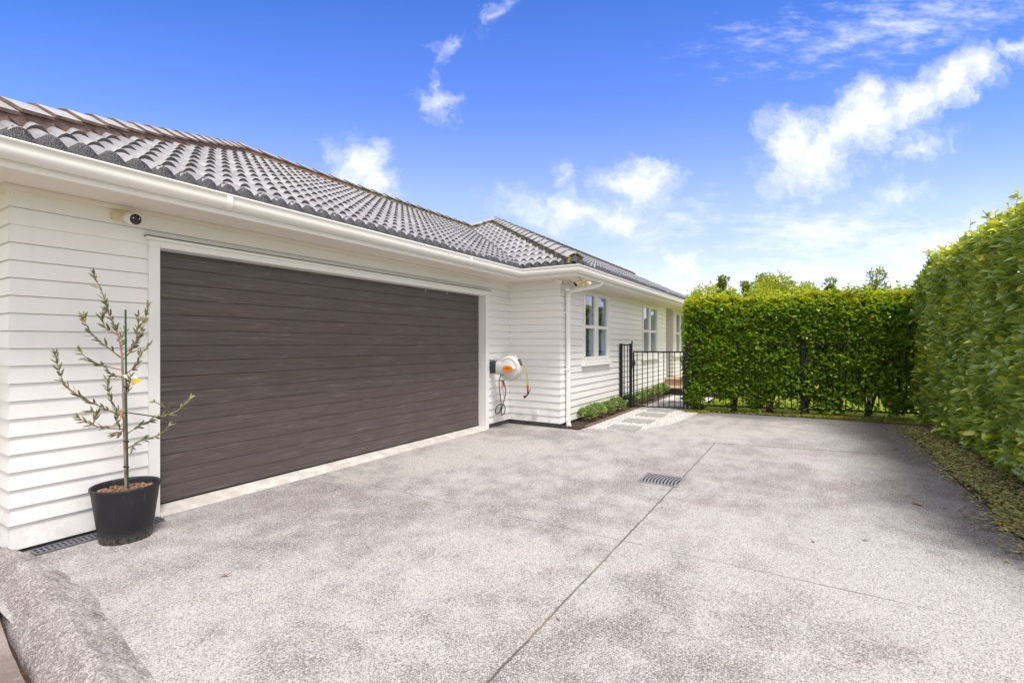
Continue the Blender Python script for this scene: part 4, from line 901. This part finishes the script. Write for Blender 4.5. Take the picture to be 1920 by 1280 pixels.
# ============================================================ HEDGES
def nz(p, s, o=0): return noise.noise(Vector((p[0]*s+o, p[1]*s, p[2]*s)))
def hedge(root, A, B, depth, H, n, leafL, leafW, mat, seed, hfun, front_dir, bare=None, top_tone=.45, tw=1.0, droop=0, ntwig=90, ends=True, base_tone=.42, nface=.6, lean=0, rough=1.0, tsd=.21):
    """leaves through the volume of a clipped hedge: A->B front foot line, depth behind it; denser toward its faces"""
    g = np.random.default_rng(seed); A = np.array(A); B = np.array(B); Lh = np.linalg.norm(B-A); ad = (B-A)/Lh; fd = np.array(front_dir)
    P = []; D = []; N = []; L_ = []; W_ = []; TN = []
    for i in range(n):
        mode = g.random(); s = g.random()*Lh; hz = hfun(s)
        if mode < .60: z = .05+(hz-.05)*g.random(); dd = abs(g.normal(0, .085))                      # front face
        elif mode < .78: z = hz-abs(g.normal(0, .06)); dd = g.random()*depth                          # top
        elif mode < .84 and ends: s = abs(g.normal(0, .07)) if g.random() < .6 else Lh-abs(g.normal(0, .07)); z = .05+hz*g.random(); dd = g.random()*depth; hz = hfun(s); z = min(z, hz)
        else: z = .1+(hz-.1)*g.random(); dd = g.random()*depth*.9
        q = A+ad*s; p3 = (q[0], q[1], z)
        bulge = rough*(.07*nz(p3, 1.3, seed)+.05*nz(p3, 3.5, seed+5)+.03*nz(p3, 8, 2))+lean*(z/hz-.5)
        if nz(p3, 4.5, seed+9) > .26 and dd < .14 and g.random() < .75: dd += .12+.08*g.random()       # gaps in the face
        rc = .16*max(0, (z-(hz-.3))/.3)**2                                                            # shoulders clipped round
        if bare is not None and z < bare(q) and g.random() < .90: continue
        pos = np.array([q[0], q[1], 0])-np.array([fd[0], fd[1], 0])*(dd+rc-bulge); pos[2] = z+.05*nz(p3, 2.2, 7)
        outd = np.array([fd[0], fd[1], 0.0])*(1 if mode < .78 or mode > .84 else .2)+np.array([0, 0, .55 if z < hz-.12 else 1.3-droop*.3])
        dv = outd+g.normal(0, .62, 3); dv[2] -= droop*(.6 if z < hz-.2 else .2)
        nv = np.array([fd[0]*nface, fd[1]*nface, 1.0])+g.normal(0, .45, 3)
        new = max(0, 1-(hz-z)/.28)
        P.append(pos); D.append(dv); N.append(nv); sc = g.uniform(.5, 1.25); L_.append(leafL*sc); W_.append(leafW*sc*g.uniform(.85, 1.15))
        tn = base_tone+g.normal(0, tsd)+.12*nz(p3, 1.7, 3)+top_tone*new*g.uniform(.3, 1)
        if g.random() < .006: tn = 1.0
        TN.append(min(1, max(0, tn)))
    P = np.array(P); D = np.array(D); N = np.array(N)
    sh = g.random(n) < 0
    v, f, tn = leaves(P, D, N, np.array(L_), np.array(W_), np.array(TN))
    parts = [(v, f, tn)]
    # young shoots standing proud of the top
    SP, SD, SN, SL, SW, ST = [], [], [], [], [], []
    tw_m = MB()
    for i in range(ntwig):
        s = g.random()*Lh; q = A+ad*s-fd*g.random()*depth; hz = hfun(s); h = g.uniform(.05, .17)*(1.7 if g.random() < .12 else 1)
        b0 = np.array([q[0], q[1], hz-.08]); dr = np.array([g.normal(0, .25), g.normal(0, .25), 1.0]); tw_m.tube([b0, b0+dr*(h+.08)], .0022, 4, caps=False)
        for j in range(int(4+h*40)):
            q_ = b0+dr*(.06+(h+.03)*g.random()); SP.append(q_); SD.append(np.array([g.normal(0, 1), g.normal(0, 1), g.uniform(.1, 1.2)])); SN.append(np.array([g.normal(0, .5), g.normal(0, .5), 1])); SL.append(leafL*g.uniform(.45, .9)); SW.append(leafW*g.uniform(.45, .9)); ST.append(min(1, max(.3, g.normal(.80, .12))))
    parts.append(leaves(np.array(SP), np.array(SD), np.array(SN), np.array(SL), np.array(SW), np.array(ST)))
    v, f, tn = join(parts); fo = np_mesh('foliage', v, f, tn, [mat], root)
    for i in range(int(Lh*14)):                                    # twigs showing in the face
        s = g.random()*Lh; q = A+ad*s-fd*(.05+.15*g.random()); z = g.uniform(.15, hfun(s)-.3); q3 = Vector((q[0], q[1], z)); ln = g.uniform(.15, .5)
        dv = Vector((g.normal(0, .35)+fd[0]*.2, g.normal(0, .35)+fd[1]*.2, 1.0)); mid = q3+dv*ln*.5+Vector((g.normal(0, .02), g.normal(0, .02), 0)); tw_m.tube([q3, mid, q3+dv*ln], [.006, .0045, .003], 5, caps=False)
    tag(tw_m.build('twigs', 'bark', root), kind='stuff')
    return fo
# back hedge behind the fence
ha = Vector(fpt(2.20)); hb = Vector(fpt(-2.2)); fdir = Vector((-FD.y, FD.x)); fdir = -fdir if fdir.x > 0 else fdir
off = fdir*.005
bh = thing('hedge', (10.9, .3, 0), 'bright green clipped hedge behind the black metal fence', 'hedge', 'hedges')
def bare_back(q): return .26+.14*math.sin(q[1]*5.1)+.10*math.sin(q[1]*11.3+1)
hedge(bh, (ha.x+off.x, ha.y+off.y), (hb.x+off.x, hb.y+off.y),   .80, 2.3, 54000, .098, .076, 'hedge_leaf', 21, lambda s: 2.30+.008*s+.03*math.sin(s*3.1)+(-.10*(1-min(s/.3, 1))**2), (fdir.x, fdir.y), bare_back, top_tone=.85, ntwig=150)
for i, y in enumerate((2.0, 1.28, .62, .0, -.55, -1.05)):
    x, y2 = fpt(y); m = MB(); c = Vector((x+.40, y2+.08, 0)); m.tube([c+Vector((0, 0, -.05)), c+Vector((0, .01, .10)), c+Vector((.01, .02, .2))], [.085, .062, .05], 10)
    for k in range(6):
        a = k*1.05+i; tp2 = c+Vector((.26*math.cos(a), .34*math.sin(a), 1.0+.3*random.random())); mid = c+Vector((.09*math.cos(a), .12*math.sin(a), .42)); m.tube(curve([c+Vector((.02*math.cos(a), .02*math.sin(a), .05)), mid, tp2], 4), [.026-.0018*j for j in range(9)], 7)
    m.build('trunk', 'bark', bh)
# side hedge along the right of the drive
def sline(x): return -1.76+.012*(x-6.312)
sh = thing('hedge', (7.5, -2.2, 0), 'tall dark glossy clipped hedge along the right side of the driveway', 'hedge', 'hedges')
sd = Vector((-.012, 1)).normalized()
hedge(sh, (11.2, sline(11.2)), (3.9, sline(3.9)), 1.0, 2.85, 62000, .118, .060, 'side_hedge_leaf', 33, lambda s: 2.78+.03*math.sin(s*2.3)-.22*(1-min(s/.5, 1))**2, (sd.x, sd.y), None, top_tone=.6, droop=.45, ntwig=300, base_tone=.42, nface=.55, lean=.07, rough=1.7, tsd=.22)
for i, x in enumerate((10.4, 9.3, 8.2, 7.1, 6.0, 4.9)):
    m = MB(); c = Vector((x, sline(x)-.45, 0)); m.tube([c+Vector((0, 0, -.05)), c+Vector((.01, 0, .6)), c+Vector((.05, .03, 1.4)), c+Vector((.02, 0, 2.2))], [.06, .05, .035, .015], 8); m.build('trunk', 'bark', sh)

# ============================================================ SHRUBS IN THE BED
def shrub_mesh(seed, r, h, n=620):
    g = np.random.default_rng(seed); a = g.uniform(0, 6.283, n); el = np.arcsin(g.uniform(-.25, 1, n)); rr = np.clip(g.normal(.9, .16, n), .3, 1.15)
    dirs = np.stack([np.cos(a)*np.cos(el), np.sin(a)*np.cos(el), np.sin(el)], 1)
    lump = np.array([1+.22*noise.noise(Vector(tuple(d_*2.2+seed))) for d_ in dirs])
    P = dirs*np.array([r, r, h*.55])*(rr*lump)[:, None]+np.array([0, 0, h*.45]); P[:, 2] = np.maximum(P[:, 2], .01)
    return leaves(P, dirs+g.normal(0, .5, (n, 3))+np.array([0, 0, .5]), dirs*.5+np.array([0, 0, 1])+g.normal(0, .4, (n, 3)), g.uniform(.028, .048, n), g.uniform(.018, .028, n), np.clip(g.normal(.5, .2, n)+.25*(P[:, 2]/h-.5), 0, 1))
for i, (x, y, r, h, lab) in enumerate([(7.98, 3.36, .155, .24, 'small round shrub next to the downpipe foot'), (8.42, 3.37, .165, .26, 'second small round shrub from the downpipe'), (8.95, 3.35, .15, .24, 'pale leaved small round shrub below the large window'), (9.48, 3.36, .165, .27, 'small round shrub just in front of the narrow fence panel'),
        (10.35, 3.37, .15, .25, 'small shrub half hidden by the gate post'), (11.05, 3.36, .15, .25, 'first small shrub seen through the gate bars'), (11.75, 3.36, .155, .26, 'small shrub below the second window behind the gate'), (12.5, 3.36, .16, .28, 'small shrub beyond the second window behind the gate'), (13.1, 3.35, .16, .3, 'small shrub against the entry steps')]):
    s_ = thing('shrub', (x, y, .02), lab, 'shrub', 'small round shrubs along the house wall')
    v, f, tn = shrub_mesh(50+i, r, h); np_mesh('foliage', v+np.array([x, y, .02]), f, tn, ['shrub_leaf'], s_)
    m = MB()
    for k in range(5): a = k*1.26+i; m.tube([(x, y, .0), (x+r*.5*math.cos(a), y+r*.5*math.sin(a), h*.6)], [.006, .003], 5, caps=False)
    m.build('stems', 'bark', s_)

# ============================================================ GROUND COVER AND LITTER
def scatter(name, n, fpos, L, Wd, mat, label, cat, seed, up=0.0, small=True, tmean=.5, tsd=.25):
    g = np.random.default_rng(seed); P = np.array([fpos(g) for _ in range(n)]); a = g.uniform(0, 6.283, n)
    D = np.stack([np.cos(a), np.sin(a), g.uniform(.0, .25, n)+up], 1); N = np.stack([g.normal(0, .3, n), g.normal(0, .3, n), np.ones(n)], 1)
    v, f, tn = leaves(P, D, N, g.uniform(*L, n), g.uniform(*Wd, n), np.clip(g.normal(tmean, tsd, n), 0, 1), small)
    return tag(np_mesh(name, v, f, tn, [mat]), label, cat, kind='stuff')
def lit(g):
    x = g.uniform(4.2, 10.3); e = -1.28+.06*noise.noise(Vector((x*2.2, 0, 0)))+.10*noise.noise(Vector((x*.9, 3, 0)))-.03; y = e-abs(g.normal(0, .24)) if g.random() > .06 else e+abs(g.normal(0, .10))
    return (x, y, .004+.012*g.random())
scatter('leaf_litter', 13000, lit, (.025, .055), (.012, .026), 'litter_leaf', 'strip of fallen green and brown leaves at the foot of the tall side hedge', 'leaf litter', 61, small=False, tmean=.55)
def lit2(g):
    y = g.uniform(-1.6, 1.2); x = fpt(y)[0]+g.normal(.05, .12); return (x, y, .002+.012*g.random())
scatter('fence_litter', 1300, lit2, (.03, .06), (.012, .025), 'litter_leaf', 'brown leaves and clippings lying under the bar fence', 'leaf litter', 62, small=False, tmean=.3)
def wd(g):
    y = g.choice([g.uniform(-.7, .25), g.uniform(1.75, 2.2), g.uniform(-1.6, 2.1)], p=[.55, .25, .2]); x = fpt(y)[0]-.06+g.normal(0, .10); return (x, y, 0)
scatter('weeds', 6000, wd, (.03, .08), (.005, .012), 'weed_leaf', 'yellow green weeds and moss along the fence foot', 'weeds', 63, up=.7)
def gr_(g): return (g.uniform(10.95, 17), g.uniform(-3.5, 2.2), -.03)
scatter('grass', 9000, gr_, (.04, .09), (.006, .012), 'grass_blade', 'bright green lawn grass glimpsed under the back hedge', 'grass', 64, up=1.6)
for px, py, L, rz, lab in ((605, 877, .05, .3, 'brown fallen leaf nearest the garage door'), (630, 919, .045, 1.2, 'brown fallen leaf out from the middle of the garage door'), (427, 1081, .05, 2.0, 'brown fallen leaf on the drive right of the black pot'), (1732, 949, .10, .9, 'large pale fallen leaf alone on the dark right side of the drive'),
        (1755, 872, .10, .2, 'pinkish fallen leaf nearest the side hedge'), (1762, 884, .09, -.6, 'tan fallen leaf just below the pinkish one by the hedge'), (1684, 843, .10, 1.9, 'fallen leaf on the drive near the hedge corner'), (1528, 1018, .04, .6, 'small tan fallen leaf right of the long joint'), (1051, 1165, .04, 1.0, 'small fallen leaf beside the long joint near the viewer'), (1628, 1013, .05, 2.4, 'small dark fallen leaf in the stained part of the drive')):
    x, y = gp(px, py); D = np.array([[math.cos(rz), math.sin(rz), .15]]); N = np.array([[.2, .1, 1.0]])
    v, f, tn = leaves(np.array([[x, y, .006]]), D, N, np.array([L]), np.array([L*.5]), np.array([random.random()]))
    v[:, 2] = np.maximum(v[:, 2], .003)
    tag(np_mesh('fallen_leaf', v, f, tn, ['dry_leaf'], loc=(x, y, 0)), lab, 'leaf', 'dry leaves on the driveway')

# ============================================================ BEYOND THE HEDGE
def tree(px, dist, top_py, spread, mat, seed, label, n=2600, kind='round', clear=1.2):
    dx = ray(px); x, y = dx[0]*dist, dx[1]*dist; top = CAM_H+(643.5-top_py)/FOC*dist; g = np.random.default_rng(seed)
    t_ = thing('tree', (x, y, -.05), label, 'tree', 'trees beyond the back hedge'); m = MB()
    m.tube([(x, y, -.1), (x+.05, y, top*.4), (x, y+.04, top*.93)], [.11, .08, .015], 8); P = []; cl_ = []
    for k in range(16 if kind == 'round' else 22):
        q = g.random()
        if kind == 'round': a = g.uniform(0, 6.283); rr = spread*math.sqrt(g.random())*.8; z = clear+(top-clear-.25)*(1-(rr/spread)**2*.45)*g.uniform(.70, 1); c = (x+rr*math.cos(a), y+rr*math.sin(a), z); r = spread*g.uniform(.22, .42)
        else: z = clear+(top-clear-.15)*q; rr = spread*(1-q)**.7*.7; a = g.uniform(0, 6.283); c = (x+rr*math.cos(a), y+rr*math.sin(a), z); r = spread*(.5-.36*q)
        if k == 0: r = spread*.3; c = (x, y, top-r*.7)
        cl_.append((c, r)); m.tube([(x, y, z*.6), c], [.03, .008], 5, caps=False)
    m.build('trunk', 'bark', t_)
    per = n//len(cl_); PP = []; DD = []; TT = []
    for c, r in cl_:
        d_ = unit(g.normal(0, 1, (per, 3))); rad = r*np.clip(g.normal(.85, .25, per), .1, 1.35); PP.append(np.array(c)+d_*rad[:, None]*np.array([1, 1, .85])); DD.append(d_+np.array([0, 0, .7])); TT.append(np.clip(.35+.25*d_[:, 2]+g.normal(0, .18, per)+g.normal(0, .1), 0, 1))
    PP = np.concatenate(PP); DD = np.concatenate(DD)+g.normal(0, .5, (len(PP), 3)); TT = np.concatenate(TT); nn = len(PP); sc = dist/20
    v, f, tn = leaves(PP, DD, g.normal(0, .7, (nn, 3))+np.array([0, 0, 1]), g.uniform(.09, .17, nn)*sc, g.uniform(.04, .08, nn)*sc, TT, True); np_mesh('crown', v, f, tn, [mat], t_)
tree(1306, 25, 548, .7, 'yellow_tree_leaf', 71, 'small yellow green tree just right of the roof end', 2600)
tree(1356, 24, 520, .72, 'tree_leaf', 72, 'narrow dark green pointed tree beside the white chimney', 3000, 'spire')
tree(1342, 27, 535, 1.6, 'yellow_tree_leaf', 73, 'bushy yellow tree behind the white chimney', 4200)
tree(1397, 25, 531, .62, 'tree_leaf', 74, 'narrow green tree right of the aerial', 2400, 'spire')
tree(1460, 24, 518, 1.75, 'yellow_tree_leaf', 75, 'broad yellow tree standing highest behind the middle of the hedge', 7000)
tree(1432, 27, 517, 1.3, 'tree_leaf', 76, 'dark green tree behind the broad yellow tree', 4200)
tree(1480, 26, 530, .75, 'tree_leaf', 77, 'thin green tree right of the broad yellow tree', 2400, 'spire')
tree(1558, 17, 524, .55, 'tree_leaf', 78, 'small dark treetop alone above the back hedge', 2200, 'spire')
tree(1645, 15, 508, .75, 'tree_leaf', 79, 'dark leafy treetop near the corner of both hedges', 3600)
nh = thing('neighbouring_house', (18, 5, 0), 'neighbouring house behind the trees showing only white chimney and aerial', 'house')
def at(px, dist): dx = ray(px); return dx[0]*dist, dx[1]*dist
cx, cy = at(1331, 16.5); ax_, ay_ = at(1381, 16.5); bx, by = at(1356, 18)
m = MB(); m.box(bx-2, bx+2, by-1.6, by+1.6, -.1, 1.8); m.build('wall', 'neighbour_wall', nh)
m = MB(); x0, x1, y0, y1 = bx-2.3, bx+2.3, by-1.9, by+1.9
m.face([(x0, y0, 1.7), (x1, y0, 1.7), (x1, by, 2.6), (x0, by, 2.6)]); m.face([(x0, y1, 1.7), (x0, by, 2.6), (x1, by, 2.6), (x1, y1, 1.7)]); m.face([(x0, y0, 1.7), (x0, by, 2.6), (x0, y1, 1.7)]); m.face([(x1, y0, 1.7), (x1, y1, 1.7), (x1, by, 2.6)]); nr_ = m.build('roof', 'neighbour_roof', nh)
m = MB(); m.box(cx-.095, cx+.095, cy-.095, cy+.095, 1.7, 3.02); m.box(cx-.105, cx+.105, cy-.105, cy+.105, 3.02, 3.05); m.build('chimney', 'chimney_white', nr_, bevel=.008)
m = MB(); m.tube([(ax_, ay_, 1.7), (ax_, ay_, 3.18)], .018, 8)
ar = Vector((RT[0], RT[1], 0))
for z, w_ in ((3.00, .22), (3.08, .18), (3.15, .13)):
    c = Vector((ax_, ay_, z)); m.tube([c-ar*w_, c+ar*w_], .010, 6)
m.tube([Vector((ax_, ay_, 2.4))-ar*.06, Vector((ax_, ay_, 3.0))-ar*.10], .014, 6); m.build('aerial', 'chimney_white', nr_)
# the house across the drive that the windows mirror
oh = thing('neighbouring_house', (36, -9, 0), 'grey roofed neighbour house mirrored in the front windows', 'house')
m = MB(); m.box(29.5, 43, -12, -6.5, -.1, 2.6); m.build('wall', 'neighbour_wall', oh)
m = MB(); m.face([(29, -6, 2.5), (43.5, -6, 2.5), (43.5, -9.2, 4.7), (29, -9.2, 4.7)][::-1]); m.face([(29, -12.5, 2.5), (29, -9.2, 4.7), (43.5, -9.2, 4.7), (43.5, -12.5, 2.5)][::-1]); m.face([(29, -6, 2.5), (29, -9.2, 4.7), (29, -12.5, 2.5)]); m.build('roof', 'neighbour_roof', oh)
